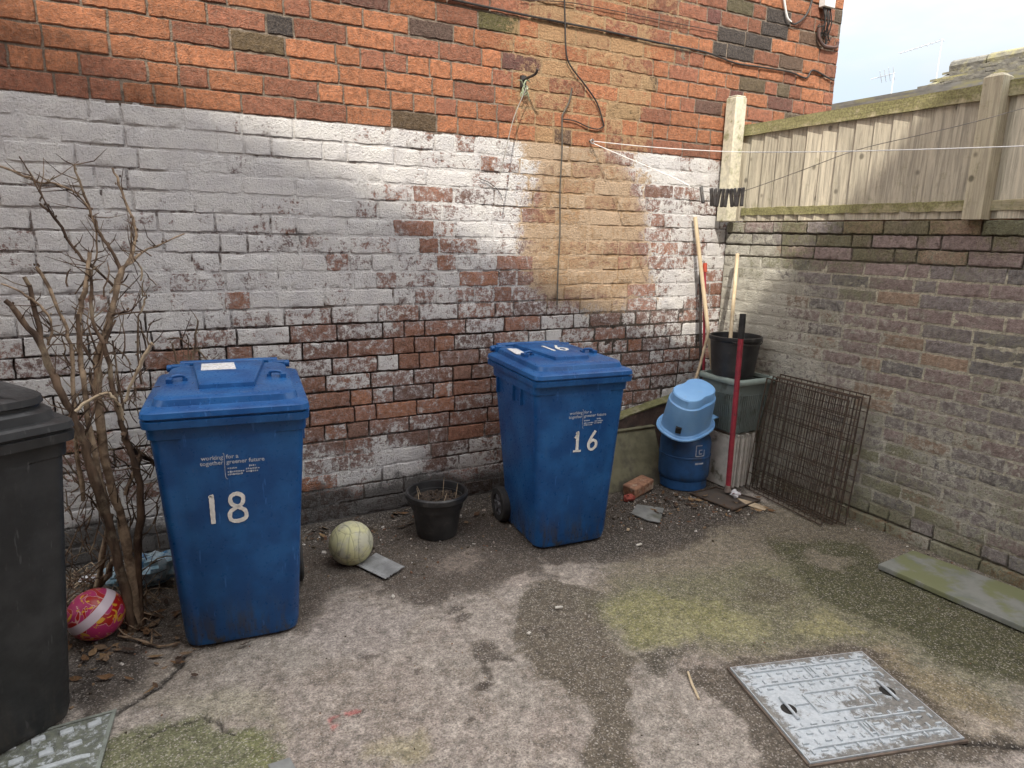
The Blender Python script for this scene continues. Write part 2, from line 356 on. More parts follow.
# ------------------------------------------------------------------ brick walls
def brick_wall(rows, u0, u1, L, mort, to_world, face, colour, masks, headers, seed, nrmsign=1, amp=1.0):
    """rows: list of (z_low, z_high, phase). Returns builder plus attribute arrays. face(u,z) gives extra set-forward."""
    rd = random.Random(seed); V = []; Fc = []; A = {k: [] for k in ('col', 'paint', 'sand', 'dirt', 'moss')}; base = 0
    for (z0, z1, ph, hd) in rows:
        u = u0 - L + (ph % 1.0)*L + rd.uniform(-.01, .01)
        while u < u1:
            ln = L*.5 if rd.random() < hd else L*rd.uniform(.96, 1.04)
            a, b = u + mort/2, u + ln - mort/2; u += ln
            a = max(a, u0); b = min(b, u1)
            if b-a < .03: continue
            nu = max(5, int((b-a)/.018)+1); nz = 7
            us = np.linspace(a, b, nu); us[1] = a+.004; us[-2] = b-.004
            zz0 = z0+mort/2+rd.uniform(-.002, .002); zz1 = z1-mort/2+rd.uniform(-.002, .002)
            zs = np.linspace(zz0, zz1, nz); zs[1] = zz0+.004; zs[-2] = zz1-.004
            U, Z = np.meshgrid(us, zs, indexing='ij')
            e = np.minimum(np.minimum(U-a, b-U), np.minimum(Z-zz0, zz1-Z))
            tilt = rd.uniform(-.012, .012); off = rd.uniform(-.0016, .0016)*amp
            D = -.0022*(e < .001) - .0012*np.exp(-(e/.005)) + (fbm(U*48, Z*48, 4, seed)-.5)*.0062*amp + off + tilt*(Z-(z0+z1)/2)
            D = D - np.where(e < .001, (fbm(U*45+9, Z*45, 2, seed+4))*.0028*amp, 0)
            Uj = U + (vnoise(U*60, Z*60, seed+1)-.5)*.006*(e < .02)
            Zj = Z + (vnoise(U*50, Z*70, seed+2)-.5)*.007*(e < .02)
            D = D + face(U, Z)
            pts = to_world(Uj, Zj, D); n = nu*nz
            ring = [i*nz for i in range(nu)] + [(nu-1)*nz+j for j in range(1, nz)] + [i*nz+nz-1 for i in range(nu-2, -1, -1)] + [j for j in range(nz-2, 0, -1)]
            Dr = np.full(len(ring), -.05)
            ur = Uj.ravel()[ring]; zr = Zj.ravel()[ring]
            back = to_world(ur, zr, Dr)
            V.append(pts.reshape(-1, 3)); V.append(back.reshape(-1, 3))
            for i in range(nu-1):
                for j in range(nz-1):
                    q = (base+i*nz+j, base+(i+1)*nz+j, base+(i+1)*nz+j+1, base+i*nz+j+1)
                    Fc.append(q if nrmsign > 0 else q[::-1])
            r = len(ring)
            for k in range(r):
                q = (base+ring[k], base+n+k, base+n+(k+1) % r, base+ring[(k+1) % r])
                Fc.append(q if nrmsign > 0 else q[::-1])
            c = np.array(colour((a+b)/2, (z0+z1)/2, rd)); pb = rd.gauss(0, 1)
            UU = np.concatenate([U.ravel(), ur]); ZZ = np.concatenate([Z.ravel(), zr])
            A['col'].append(np.repeat(c[None], n+r, 0))
            mk = masks(UU, ZZ, pb)
            for kk, arr in zip(('paint', 'sand', 'dirt', 'moss'), mk): A[kk].append(np.broadcast_to(arr, UU.shape))
            base += n+r
    mb = MB(); mb.v = [tuple(p) for p in np.concatenate(V)]; mb.f = Fc
    return mb, {k: np.concatenate(v) for k, v in A.items()}
def mortar_sheet(u0, u1, z0, z1, step, depth, to_world, colour, masks, nrmsign, seed):
    us = np.arange(u0, u1+1e-6, step); us[-1] = u1; zs = np.arange(z0, z1+1e-6, step); zs[-1] = z1
    U, Z = np.meshgrid(us, zs, indexing='ij')
    D = depth(U, Z) + (fbm(U*40, Z*40, 3, seed)-.5)*.005
    P = to_world(U, Z, D).reshape(-1, 3); nz = len(zs); nu = len(us)
    mb = MB(); mb.v = [tuple(p) for p in P]
    q = [(i*nz+j, (i+1)*nz+j, (i+1)*nz+j+1, i*nz+j+1) for i in range(nu-1) for j in range(nz-1)]
    mb.f = q if nrmsign > 0 else [k[::-1] for k in q]
    u = U.ravel(); z = Z.ravel(); mk = masks(u, z, 0.0)
    A = dict(zip(('paint', 'sand', 'dirt', 'moss'), [np.broadcast_to(k, u.shape) for k in mk])); A['col'] = colour(u, z)
    return mb, A
def put(ob, A):
    cattr(ob, 'col', A['col'])
    for k in ('paint', 'sand', 'dirt', 'moss'): fattr(ob, k, A[k])

# --- the house wall (plane y = YW, seen from -y)
PITCH = .0894; ZP = 2.095; U0, U1 = -2.3, 4.475
def h_world(U, Z, D): return np.stack([np.asarray(U), YW - np.asarray(D), np.asarray(Z)], -1)
def hpts(l): return [(wp(a, b).x, wp(a, b).z, c) for a, b, c in l]
PAINT_H = hpts([(10,120,1),(80,150,1),(160,130,1.05),(300,150,1),(400,160,.98),(420,140,.66),(460,140,.70),(430,175,.62),(490,200,.74),(520,150,.92),(440,250,.58),(300,235,.66),(200,220,.95),(100,250,.92),(30,230,.92),(380,220,.85),(340,200,.95),(250,180,.92),
 (200,300,.80),(300,290,.74),(250,330,.66),(330,330,.56),(380,310,.72),(450,290,.68),(350,360,.47),(420,350,.46),(480,330,.5),(330,400,.38),(400,400,.4),(450,380,.4),(480,420,.40),(350,440,.35),(440,440,.38),
 (330,470,.80),(400,465,.82),(460,470,.72),(380,492,.66),(320,500,.55),(450,495,.55),(-100,300,.7),(-100,450,.5),
 (30,330,.85),(70,400,.66),(80,470,.55),(90,500,.78),(80,540,.66),(20,380,.74),(120,330,.80),(190,340,.64),
 (560,320,.56),(600,330,.50),(640,330,.46),(680,320,.48),(700,280,.56),(670,240,.50),(690,200,.60),(700,170,.85),(660,160,.72),(705,235,.52),(650,210,.5),(680,360,.48),(650,380,.44),(640,290,.58),(560,200,.5),(600,250,.5),(720,260,.7),(710,310,.58)])
SAND_H = [([(wp(a, b).x, wp(a, b).z) for a, b in poly], val) for poly, val in (
    ([(512,70),(522,20),(545,-30),(600,-60),(650,-30),(655,40),(650,95),(640,140),(560,140),(515,125)], .56),
    ([(533,137),(600,141),(636,180),(646,285),(600,300),(533,290)], .70),
    ([(660,-40),(700,-30),(690,60),(660,90)], .36))]
DIRT_H = hpts([(300,235,.35)])
def house_masks(u, z, pb):
    p = shepard(u, z, PAINT_H) - .06 + .125*pb + (fbm(u*3, z*3, 3, 5)-.5)*.35
    edge = ZP + (fbm(u*9, z*0, 2, 8)-.5)*.02
    p = np.where(z > edge, -.6, p)
    s = np.zeros_like(u)
    for poly, val in SAND_H:
        s = np.maximum(s, sstep(-.26, .12, polydist(u, z, poly) + (fbm(u*7, z*7, 3, 77)-.5)*.16)*val)
    s = np.where(s > .02, s + .13*pb, -.5)
    d = sstep(.34, .05, z + (fbm(u*4, z*4, 3, 11)-.5)*.22)*1.0
    # sooty blotches
    for (px, py, r, a) in ((300,236,.10,.42),(318,232,.07,.4),(640,300,.16,.34),(690,330,.12,.36),(600,310,.10,.3),(430,300,.1,.32),(660,345,.12,.36),(200,245,.06,.3),(245,205,.05,.3),(500,290,.1,.3),(545,300,.1,.3)):
        w = wp(px, py); d = np.maximum(d, a*np.exp(-(((u-w.x)/r)**2+((z-w.z)/(r*.6))**2)))
    d = d + np.where(z > ZP, .16 + (fbm(u*3.2, z*3.2, 3, 21)-.5)*.35 + .05*pb, .05 + .25*sstep(1.15, .5, z)*.5)
    m = np.full_like(u, -1.) + .95*sstep(.4, .1, z)
    return p, s, d, m
BLACKB = [(250,310,-5,28),(718,792,8,58),(455,520,60,75),(110,160,20,34)]
def house_colour(u, z, rd):
    px = None
    c = np.array([ROT @ np.array([u, YW, z-H])])[0]; px = 512+F_PX*c[0]/c[2]; py = 384+F_PX*c[1]/c[2]
    for a, b, cc, d in BLACKB[:2]:
        if a < px < b and cc < py < d and rd.random() < .6: return (.05, .045, .045)
    if z > ZP:
        t = rd.random()
        o = (.43, .168, .080); r = (.31, .120, .070); k = (.14, .082, .050)
        if t < .58: q = rd.uniform(.85, 1.15); return tuple(x*q for x in o)
        if t < .91: q = rd.uniform(.75, 1.2); return tuple(x*q for x in r)
        return tuple(x*rd.uniform(.7, 1.2) for x in k)
    t = rd.random(); q = rd.uniform(.75, 1.2)
    c = (.34, .160, .105) if t < .55 else ((.42, .185, .105) if t < .80 else (.25, .135, .100))
    return tuple(x*q for x in c)
rows = []; rr = random.Random(4)
k = -1
for k in range(-17, 24):
    z1 = ZP - k*PITCH; z0 = z1-PITCH
    if z0 < -.1: break
    rows.append((z0, z1, (.5 if k % 2 else 0)+rr.uniform(-.12, .12), rr.choice([.16, .25, .38, .7])))
zero = lambda U, Z: np.zeros_like(U)
house = thing('brick_house', 'orange brick house whose gable wall is whitewashed below, flaking above the blue bins', 'house', (1.0, YW, 0))
mb, A = brick_wall(rows, U0, U1, .240, .009, h_world, zero, house_colour, house_masks, 0, 3, 1)
ob = mb.build('brickwork', MAT['house_brick'], house, org=house.location, sharp=38); put(ob, A)
def h_depth(U, Z):
    d = np.full_like(U, -.0065)
    d = np.where(Z < ZP, -.0028 - .004*sstep(.50, .60, fbm(U*2.6, Z*5, 3, 91)), d)
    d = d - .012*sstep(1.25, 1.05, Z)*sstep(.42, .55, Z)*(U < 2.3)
    for poly, val in SAND_H: d = d + .003*sstep(-.03, .05, polydist(U, Z, poly))*(Z > ZP)
    return d
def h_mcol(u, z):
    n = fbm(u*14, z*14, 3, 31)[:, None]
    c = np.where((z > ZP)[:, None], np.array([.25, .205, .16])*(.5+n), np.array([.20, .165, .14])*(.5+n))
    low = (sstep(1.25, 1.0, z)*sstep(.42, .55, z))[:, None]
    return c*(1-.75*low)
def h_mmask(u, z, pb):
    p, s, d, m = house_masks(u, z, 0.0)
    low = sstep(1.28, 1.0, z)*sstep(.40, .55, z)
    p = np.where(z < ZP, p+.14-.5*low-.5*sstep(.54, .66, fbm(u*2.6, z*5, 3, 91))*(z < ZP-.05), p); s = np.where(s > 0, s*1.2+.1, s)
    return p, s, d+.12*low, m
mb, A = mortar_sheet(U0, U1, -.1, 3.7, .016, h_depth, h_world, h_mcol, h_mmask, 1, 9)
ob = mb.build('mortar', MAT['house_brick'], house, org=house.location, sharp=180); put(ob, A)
# rest of the house behind the detailed face
b = MB(); b.box((U0-3+ (U1-.06-U0+3)/2, YW+.06+2.4, 1.85), (U1-.06-U0+3, 4.8, 3.72))
b.box((U0-3+(U1-U0+3)/2, YW+.02+2.4, 4.6), (U1-U0+3, 4.84, 1.78))
ob = b.build('upper_wall', simple('plain_orange_brick', (.36, .12, .06), (.25, .08, .045), .9, sc=30), house, org=house.location, smooth=False)
b = MB(); xa, xb = U0-3.2, U1+.15; ya, yb = YW-.15, YW+5.0; ym = (ya+yb)/2
b.prism([(xa, ya, 5.5), (xa, yb, 5.5), (xa, ym, 7.4)], (xb-xa, 0, 0))
b.build('roof', MAT['darkroof'], house, org=house.location, smooth=False)

# --- the yard wall (plane x = XR, seen from -x)
PY = .0742
def r_world(U, Z, D): return np.stack([XR - np.asarray(D), np.asarray(U), np.asarray(Z)], -1)
def rpts(l): return [(xp(a, b).y, xp(a, b).z, c) for a, b, c in l]
LIME = rpts([(760,250,.62),(770,300,.70),(780,340,.60),(755,215,.25),(800,300,.45),(830,330,.36),(850,380,.36),(900,300,.12),(950,300,.05),(1000,350,.05),(900,420,.30),(950,420,.32),(1000,430,.25),(880,470,.40),(920,500,.42),(980,520,.34),(840,260,.15),(800,400,.6),(770,440,.7),(900,235,-.2),(1000,235,-.2),(1000,280,0),(800,240,.05),(745,280,.72),(870,340,.26),(1020,500,.3)])
MOSSR = rpts([(900,490,.52),(870,515,.55),(1000,560,.46),(960,545,.42),(940,250,.22),(1000,228,.62),(930,228,.62),(860,228,.6),(790,232,.5),(920,380,.24),(900,330,.18),(1000,300,.14),(760,300,.1),(800,420,.15),(950,450,.28),(1010,420,.25),(1020,520,.34),(770,230,.36)])
def yard_masks(u, z, pb):
    p = shepard(u, z, LIME) + .10 + .09*pb + (fbm(u*3, z*3, 3, 41)-.5)*.25
    m = shepard(u, z, MOSSR) + .06 + .09*pb + (fbm(u*4, z*4, 3, 43)-.5)*.3
    d = .04 + .10*pb*0 + (fbm(u*3, z*3, 3, 47)-.5)*.3 + .3*sstep(.12, .0, z)
    return p, np.full_like(u, -.5), d, m
def yard_colour(u, z, rd):
    t = rd.random(); q = rd.uniform(1.35, 1.75)
    if z < .07: return tuple(x*q for x in (.17, .105, .055))
    if z > 1.70: return tuple(x*q for x in (.42, .22, .11))
    c = (.222, .176, .165) if t < .45 else ((.190, .172, .168) if t < .75 else ((.26, .19, .138) if t < .88 else (.150, .145, .144)))
    return tuple(x*q for x in c)
rows = []; rr = random.Random(12)
rows.append((1.626, 1.700, .1, .05))
for k in range(21):
    z1 = 1.626-k*PY; rows.append((z1-PY, z1, (.5 if k % 2 else 0)+rr.uniform(-.1, .1), rr.choice([.06, .1, .2, .4])))
rows.append((-.03, .066, .3, 0))
def yface(U, Z): return np.where(Z < .067, .022, 0) + np.where(Z > 1.626, .004, 0)
ywall = thing('yard_wall', 'weathered purple brick garden wall with lime stains under the timber fence', 'wall', (XR, 1.5, 0))
YA, YB = -1.6, YW-.012
mb, A = brick_wall(rows, YA, YB, .243, .009, r_world, yface, yard_colour, yard_masks, 0, 17, -1, .8)
ob = mb.build('brickwork', MAT['yard_brick'], ywall, org=ywall.location, sharp=38); put(ob, A)
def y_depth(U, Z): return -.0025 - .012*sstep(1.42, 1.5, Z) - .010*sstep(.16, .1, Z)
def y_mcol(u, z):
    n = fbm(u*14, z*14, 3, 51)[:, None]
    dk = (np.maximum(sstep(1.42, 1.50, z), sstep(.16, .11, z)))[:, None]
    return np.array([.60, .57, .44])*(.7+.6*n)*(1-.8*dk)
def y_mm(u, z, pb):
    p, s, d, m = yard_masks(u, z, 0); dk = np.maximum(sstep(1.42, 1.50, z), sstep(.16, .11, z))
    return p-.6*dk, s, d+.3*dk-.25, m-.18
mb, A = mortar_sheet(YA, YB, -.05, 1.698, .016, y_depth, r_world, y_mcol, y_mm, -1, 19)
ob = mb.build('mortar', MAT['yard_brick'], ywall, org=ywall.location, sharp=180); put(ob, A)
b = MB(); b.box((XR+.165, (YA+YB)/2, .82), (.23, YB-YA, 1.74)); ob = b.build('wall_core', simple('wall_core_brick', (.16, .12, .1), (.1, .08, .07), .9), ywall, org=ywall.location, smooth=False)
def rb_world(U, Z, D): return np.stack([XR+.11 - np.asarray(D), np.asarray(U), np.asarray(Z)], -1)
mb, A = brick_wall([(1.694, 1.742, .2, .1)], YA, YB-.03, .243, .008, rb_world, lambda U, Z: np.zeros_like(U), lambda u, z, rd: tuple(x*rd.uniform(.8, 1.2) for x in (.42, .21, .11)), lambda u, z, pb: (np.full_like(u, -.5), np.full_like(u, -.5), np.full_like(u, .0), .15*sstep(2.2, 3.0, u)+.05), 0, 23, -1)
ob = mb.build('rear_course', MAT['yard_brick'], ywall, org=ywall.location, sharp=38); put(ob, A)

# --- the timber fence on the wall
fence = thing('timber_fence', 'weathered close-board timber fence with mossy rails standing on the brick wall', 'fence', (XR+.04, 2.0, 1.70))
def grp(fnlist, name, mat, moss=0.0, bevel=.003):
    """boards in one mesh; each with its own random value"""
    mb = MB(); rv = []
    for fn in fnlist:
        n0 = len(mb.v); fn(mb); rv += [random.random()]*(len(mb.v)-n0)
    ob = mb.build(name, mat, fence, org=fence.location, smooth=False)
    fattr(ob, 'rnd', rv)
    zz = np.array([p[2] for p in mb.v]); fattr(ob, 'moss', np.full(len(mb.v), moss) if np.isscalar(moss) else moss(np.array(mb.v)))
    return ob
YP = 1.862                                                                    # timber post
def board(y, w, x, z0, z1):
    def fn(mb):
        t = random.uniform(-.004, .004)
        mb.prism([(x-.022, y-w/2, z0), (x-.036+t, y+w/2+.014, z0), (x-.016+t, y+w/2+.014, z0), (x-.008, y-w/2, z0)], (0, 0, z1-z0+random.uniform(-.01, .01)))
    return fn
bl = []; y = 3.36
while y > YP+.06: bl.append(board(y, .104, XR+.046, 1.705, 2.31)); y -= .106
grp(bl, 'board_panel', MAT['board'], lambda v: np.clip((1.90-v[:, 2])*1.2, 0, .3)+.18)
bl = []; y = YP-.03
while y > -1.5: bl.append(board(y, .112, XR+.046, 1.705, 2.31)); y -= .114
grp(bl, 'board_panel', MAT['board'], .2)
def rail(y0, y1, z0, z1, x0, x1):
    def fn(mb):
        n = 40; vs = []; 
        for i in range(n+1):
            yy = y0+(y1-y0)*i/n; j = lambda: random.uniform(-.0025, .0025)
            vs.append([(x0+j(), yy, z0+j()), (x1, yy, z0), (x1, yy, z1+.012+j()), (x0+j(), yy, z1+j()-.004)])
        mb.loft(vs)
    return fn
grp([rail(3.40, -1.5, 2.245, 2.318, XR-.004, XR+.105)], 'top_rail', MAT['rail'], lambda v: .62+.3*(v[:, 2] > 2.28)+.1*(v[:, 1] > 2))
grp([rail(3.36, YP+.04, 1.742, 1.792, XR+.006, XR+.066)], 'bottom_rail', MAT['rail'], lambda v: .58+.3*(v[:, 2] > 1.78)+.25*(v[:, 1] > 2.5))
grp([rail(YP-.04, -1.5, 1.742, 1.792, XR+.006, XR+.066)], 'bottom_rail', MAT['rail'], .5)
def postfn(mb):
    mb.box((XR-.022, YP, 2.015), (.085, .085, .63)); mb.box((XR-.022, YP, 2.338), (.085, .085, .016), None, .55)
grp([postfn], 'timber_post', MAT['post'], .35)
grp([rail(YP+.5, YP-1.9, 2.318, 2.345, XR-.018, XR+.112)], 'capping_strip', MAT['rail'], .7) if False else None
cp = MB(); cp.box((3.452, 3.400, 2.085), (.092, .092, .775)); cp.box((3.452, 3.400, 2.478), (.092, .092, .012), None, .8)
cp.build('concrete_post', MAT['concrete'], fence, org=fence.location, bevel=.008)

# ------------------------------------------------------------------ ground
def axis(a, b, s, far):
    c = list(np.arange(a, b+1e-6, s)); return np.array([-far, -far/3, -far/8, a-1.2, a-.4, a-.1]+c+[b+.1, b+.4, b+1.2, far/8+b, far/3, far])
gx = axis(-1.2, 3.60, .011, 70); gy = axis(.50, 3.52, .011, 70)
GX, GY = np.meshgrid(gx, gy, indexing='ij'); X = GX.ravel(); Y = GY.ravel()
wx = X + (fbm(X*5, Y*5, 4, 61)-.5)*.16 + (fbm(X*18, Y*18, 5, 62)-.5)*.10
wy = Y + (fbm(X*5, Y*5, 4, 63)-.5)*.16 + (fbm(X*18, Y*18, 5, 64)-.5)*.10
def gpoly(*pts): return [tuple(gp(a, b)[:2]) for a, b in pts]
def mask(poly, soft=.02, grow=0.0): return sstep(-soft, soft, polydist(wx, wy, poly)+grow)
col = np.tile(np.array([.285, .250, .215]), (len(X), 1)); agg = np.full(len(X), .18)
def lay(m, c, a=None, k=1.0):
    global col, agg
    mm = (m*k)[:, None]; col = col*(1-mm)+np.array(c)*mm
    if a is not None: agg = agg*(1-m*k)+a*m*k
big = fbm(X*1.3, Y*1.3, 4, 66); mid = fbm(X*4.5, Y*4.5, 4, 67); fine = fbm(X*14, Y*14, 4, 68)
lay(sstep(.5, .62, mid), (.245, .205, .175), .2, .6)
lay(sstep(.56, .66, fine), (.33, .29, .25), .1, .5)
lay(sstep(.58, .68, big), (.26, .235, .20), None, .5)
f2 = fbm(X*30, Y*30, 4, 69); lay(sstep(.57, .66, f2), (.16, .135, .11), .5, .55); lay(sstep(.60, .64, fbm(X*9, Y*9, 5, 70)), (.19, .16, .13), .7, .6)
# damp brown right half
lay(mask(gpoly((590,590),(640,530),(760,500),(860,520),(900,560),(1100,650),(1100,700),(900,640),(860,650),(735,668),(690,640),(640,645)), .10), (.150, .128, .088), .55, .85)
lay(mask(gpoly((700,520),(860,515),(1000,590),(900,600),(790,560)), .12), (.105, .088, .062), .5, .7)
# dark organic dirt along the house wall
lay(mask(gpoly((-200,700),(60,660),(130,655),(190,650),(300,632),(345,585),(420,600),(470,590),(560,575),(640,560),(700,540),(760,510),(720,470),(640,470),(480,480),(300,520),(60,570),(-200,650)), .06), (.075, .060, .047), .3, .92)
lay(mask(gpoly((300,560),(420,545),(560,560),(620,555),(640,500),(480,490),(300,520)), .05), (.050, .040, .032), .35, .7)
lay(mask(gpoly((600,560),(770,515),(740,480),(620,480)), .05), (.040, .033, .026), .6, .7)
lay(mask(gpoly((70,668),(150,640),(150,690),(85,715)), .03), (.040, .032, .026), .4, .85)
# pinkish exposed patches on dirt
lay(mask(gpoly((505,585),(535,570),(530,590)), .02), (.33, .28, .24), .1, .8)
lay(mask(gpoly((545,560),(590,565),(595,580),(560,590)), .02), (.30, .26, .22), .1, .8)
lay(mask(gpoly((430,560),(470,552),(475,568),(440,573)), .03), (.22, .18, .15), .1, .6)
lay(mask(gpoly((300,640),(345,600),(410,610),(400,640),(330,660)), .04), (.29, .255, .23), .1, .6)
# dark aggregate tongue
lay(mask(gpoly((512,598),(545,580),(600,590),(618,640),(640,660),(625,700),(632,730),(625,790),(560,790),(583,720),(560,690),(532,668),(512,640)), .018), (.105, .088, .064), 1.0, .93)
lay(mask(gpoly((466,650),(500,645),(512,660),(488,662),(485,690),(474,690),(476,665)), .012), (.07, .058, .045), .6, .85)
for px, py, r in ((458,625,.03),(408,672,.028),(398,658,.015),(395,700,.012),(362,712,.022),(365,650,.02),(392,590,.05),(480,685,.03),(535,628,.03),(484,718,.02),(425,600,.06),(445,610,.05)):
    c = gp(px, py); lay(sstep(r*1.3, r*.6, np.hypot(wx-c.x, wy-c.y)), (.075, .06, .048), .5, .8)
# moss
lay(mask(gpoly((590,600),(660,575),(780,560),(900,590),(1000,640),(1030,720),(960,720),(880,650),(740,650),(640,650)), .12), (.130, .130, .068), .5, .62)
lay(mask(gpoly((600,605),(660,592),(720,600),(760,622),(690,645),(640,640)), .06), (.20, .19, .088), .35, .8)
lay(mask(gpoly((655,622),(690,618),(710,634),(680,645),(660,640)), .03), (.24, .225, .125), .2, .55)
lay(mask(gpoly((715,618),(745,610),(770,625),(745,638),(720,640)), .03), (.24, .225, .12), .2, .6)
lay(mask(gpoly((800,618),(825,610),(858,630),(835,642),(800,632)), .03), (.25, .23, .115), .2, .6)
lay(mask(gpoly((770,540),(860,540),(900,575),(1100,655),(1100,705),(960,670),(880,625),(800,585)), .05), (.060, .060, .028), .55, .92)
lay(mask(gpoly((750,575),(800,590),(790,610),(740,600)), .05), (.085, .075, .048), .5, .7)
lay(mask(gpoly((810,545),(850,560),(840,570),(800,560)), .03), (.20, .17, .13), .3, .6)
lay(mask(gpoly((640,650),(690,650),(680,680),(650,672)), .03), (.06, .052, .036), .9, .85)
# pebbly mossy strip beyond the cover and paler concrete at the right
lay(mask(gpoly((868,640),(905,655),(1030,720),(1030,752),(960,735),(900,690)), .04), (.20, .165, .10), .9, .85)
lay(mask(gpoly((940,700),(1030,735),(1030,748),(965,735)), .02), (.33, .285, .235), .2, .7)
lay(mask(gpoly((970,760),(1030,752),(1060,800),(980,800)), .02), (.31, .27, .235), .2, .8)
# dark surround of the cover
lay(mask(gpoly((690,672),(735,664),(870,645),(890,660),(975,735),(1030,742),(1030,752),(965,757),(900,775),(790,800),(740,720)), .02), (.085, .070, .052), .8, .88)
# left foreground
lay(mask(gpoly((105,740),(150,722),(205,717),(225,735),(285,742),(300,800),(60,800)), .022), (.120, .125, .062), .7, .88)
lay(mask(gpoly((240,742),(270,735),(295,760),(250,770)), .02), (.155, .16, .07), .4, .6)
lay(mask(gpoly((150,700),(250,690),(300,730),(210,725)), .06), (.24, .22, .155), .3, .6)
lay(mask(gpoly((70,720),(190,650),(240,650),(210,690),(150,710)), .05), (.20, .172, .14), .25, .6)
lay(mask(gpoly((380,745),(420,740),(430,768),(390,768)), .04), (.25, .22, .10), .3, .5)
lay(mask(gpoly((85,655),(95,650),(88,700),(75,700)), .03), (.03, .025, .022), .3, .6)
def crack(pts, w):
    global col
    P = [gp(a, b) for a, b in pts]; d = np.full(len(X), 9.)
    jx = X+(fbm(X*30, Y*30, 3, 71)-.5)*.03; jy = Y+(fbm(X*30, Y*30, 3, 72)-.5)*.03
    for p, q in zip(P[:-1], P[1:]):
        e = q-p; t = np.clip(((jx-p.x)*e.x+(jy-p.y)*e.y)/(e.x**2+e.y**2), 0, 1); d = np.minimum(d, np.hypot(jx-p.x-t*e.x, jy-p.y-t*e.y))
    m = sstep(w*1.4, w*.4, d); col = col*(1-.88*m[:, None])+np.array((.022, .018, .015))*.88*m[:, None]; return m
zc = crack([(117,713),(140,698),(160,686),(178,668),(186,655)], .012) + crack([(135,745),(160,730),(205,716),(215,720),(235,735)], .006) + crack([(960,742),(1030,746)], .014) + crack([(186,655),(230,632),(300,600)], .004)
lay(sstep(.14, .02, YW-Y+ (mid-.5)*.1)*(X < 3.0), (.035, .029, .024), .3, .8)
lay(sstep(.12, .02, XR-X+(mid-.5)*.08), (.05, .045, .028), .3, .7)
# red paint scuffs
for px, py in ((345,722),(350,716),(356,710),(348,730)):
    c = gp(px, py); lay(sstep(.014, .006, np.hypot(wx-c.x, (wy-c.y)*.6)), (.38, .07, .07), 0, .6)
far = (np.abs(X) > 6) | (np.abs(Y) > 6)
Zg = (big-.5)*.012 + (fine-.5)*.004 - .008*np.clip(zc, 0, 1) + .035*sstep(.16, .0, YW-Y+(mid-.5)*.12)*(Y < YW+.3) + .012*sstep(.10, 0, XR-X)
Zg = np.where(far, -.02, Zg-.002)
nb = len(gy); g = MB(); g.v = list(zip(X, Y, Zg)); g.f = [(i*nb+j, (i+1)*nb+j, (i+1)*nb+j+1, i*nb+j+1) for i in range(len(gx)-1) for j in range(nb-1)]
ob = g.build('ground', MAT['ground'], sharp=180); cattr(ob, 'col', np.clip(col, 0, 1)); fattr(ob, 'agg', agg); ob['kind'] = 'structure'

# loose debris on the ground: grit, chips and leaf bits nobody could count
db = MB(); dcol = []
def chip(x, y, s, z=0.0):
    n0 = len(db.v); th = random.uniform(0, 6.28); a = Matrix.Rotation(th, 3, 'Z') @ Matrix.Rotation(random.uniform(-.4, .4), 3, 'X')
    db.box((x, y, z+s*.25), (s*random.uniform(.6, 1.5), s*random.uniform(.5, 1), s*random.uniform(.2, .7)), a, random.uniform(.5, .9)); return len(db.v)-n0
pal = [(.30, .26, .22), (.12, .10, .08), (.07, .055, .04), (.20, .14, .09), (.45, .42, .38), (.16, .09, .06), (.05, .04, .03)]
def scatter(n, fn, smin, smax):
    for _ in range(n):
        x, y = fn(); k = chip(x, y, random.uniform(smin, smax)); c = random.choice(pal); dcol.extend([c]*k)
def inpx(pts, sd):
    def fn():
        a, b = random.choice(pts); p = gp(a, b); return p.x+random.gauss(0, sd), min(p.y+random.gauss(0, sd), YW-.03)
    return fn
scatter(420, inpx([(640,510),(660,520),(620,520),(690,505),(720,512),(650,500),(700,500)], .10), .004, .014)
scatter(260, inpx([(320,545),(380,540),(420,560),(300,560),(470,540),(100,650),(140,640)], .12), .004, .013)
scatter(500, lambda: (random.uniform(-.3, 3.4), random.uniform(.9, 3.3)), .002, .006)
scatter(160, lambda: (random.uniform(.2, 2.6), YW-abs(random.gauss(0, .07))-.02), .006, .022)
scatter(300, lambda: (random.uniform(-.4, 3.0), YW-abs(random.gauss(0, .10))-.03), .008, .030)
scatter(80, lambda: (XR-abs(random.gauss(0, .06))-.03, random.uniform(1.0, 3.0)), .004, .013)
lf = MB(); lcol = []
for i in range(260):
    if i < 120: x, y = gp(random.gauss(120, 45), random.gauss(632, 22))[:2]; y = min(y, YW-.04)
    elif i < 200: x, y = random.uniform(.35, 2.6), YW-.03-abs(random.gauss(0, .09))
    else: x, y = gp(random.gauss(690, 50), random.gauss(508, 9))[:2]
    L, w_, a = random.uniform(.012, .034), random.uniform(.25, .5), random.uniform(0, 6.28); z_ = .006+random.uniform(0, .008)+.03*max(0, 1-(YW-y)/.12); cu = random.uniform(.1, .5); n0 = len(lf.v)
    mt = Matrix.Rotation(a, 3, 'Z') @ Matrix.Rotation(random.uniform(-.5, .5), 3, 'X')
    lf.add([Vector((x, y, z_)) + mt @ Vector(q) for q in ((-L, 0, cu*L*.5), (-L*.3, -L*w_, cu*L*.3), (L*.4, -L*w_*.8, cu*L*.3), (L, 0, cu*L), (L*.4, L*w_*.8, cu*L*.3), (-L*.3, L*w_, cu*L*.3), (0, 0, 0))], [(6, 0, 1), (6, 1, 2), (6, 2, 3), (6, 3, 4), (6, 4, 5), (6, 5, 0)])
    lcol.extend([random.choice([(.13, .075, .04), (.09, .055, .035), (.20, .13, .07), (.06, .04, .03), (.16, .11, .07)])]*7)
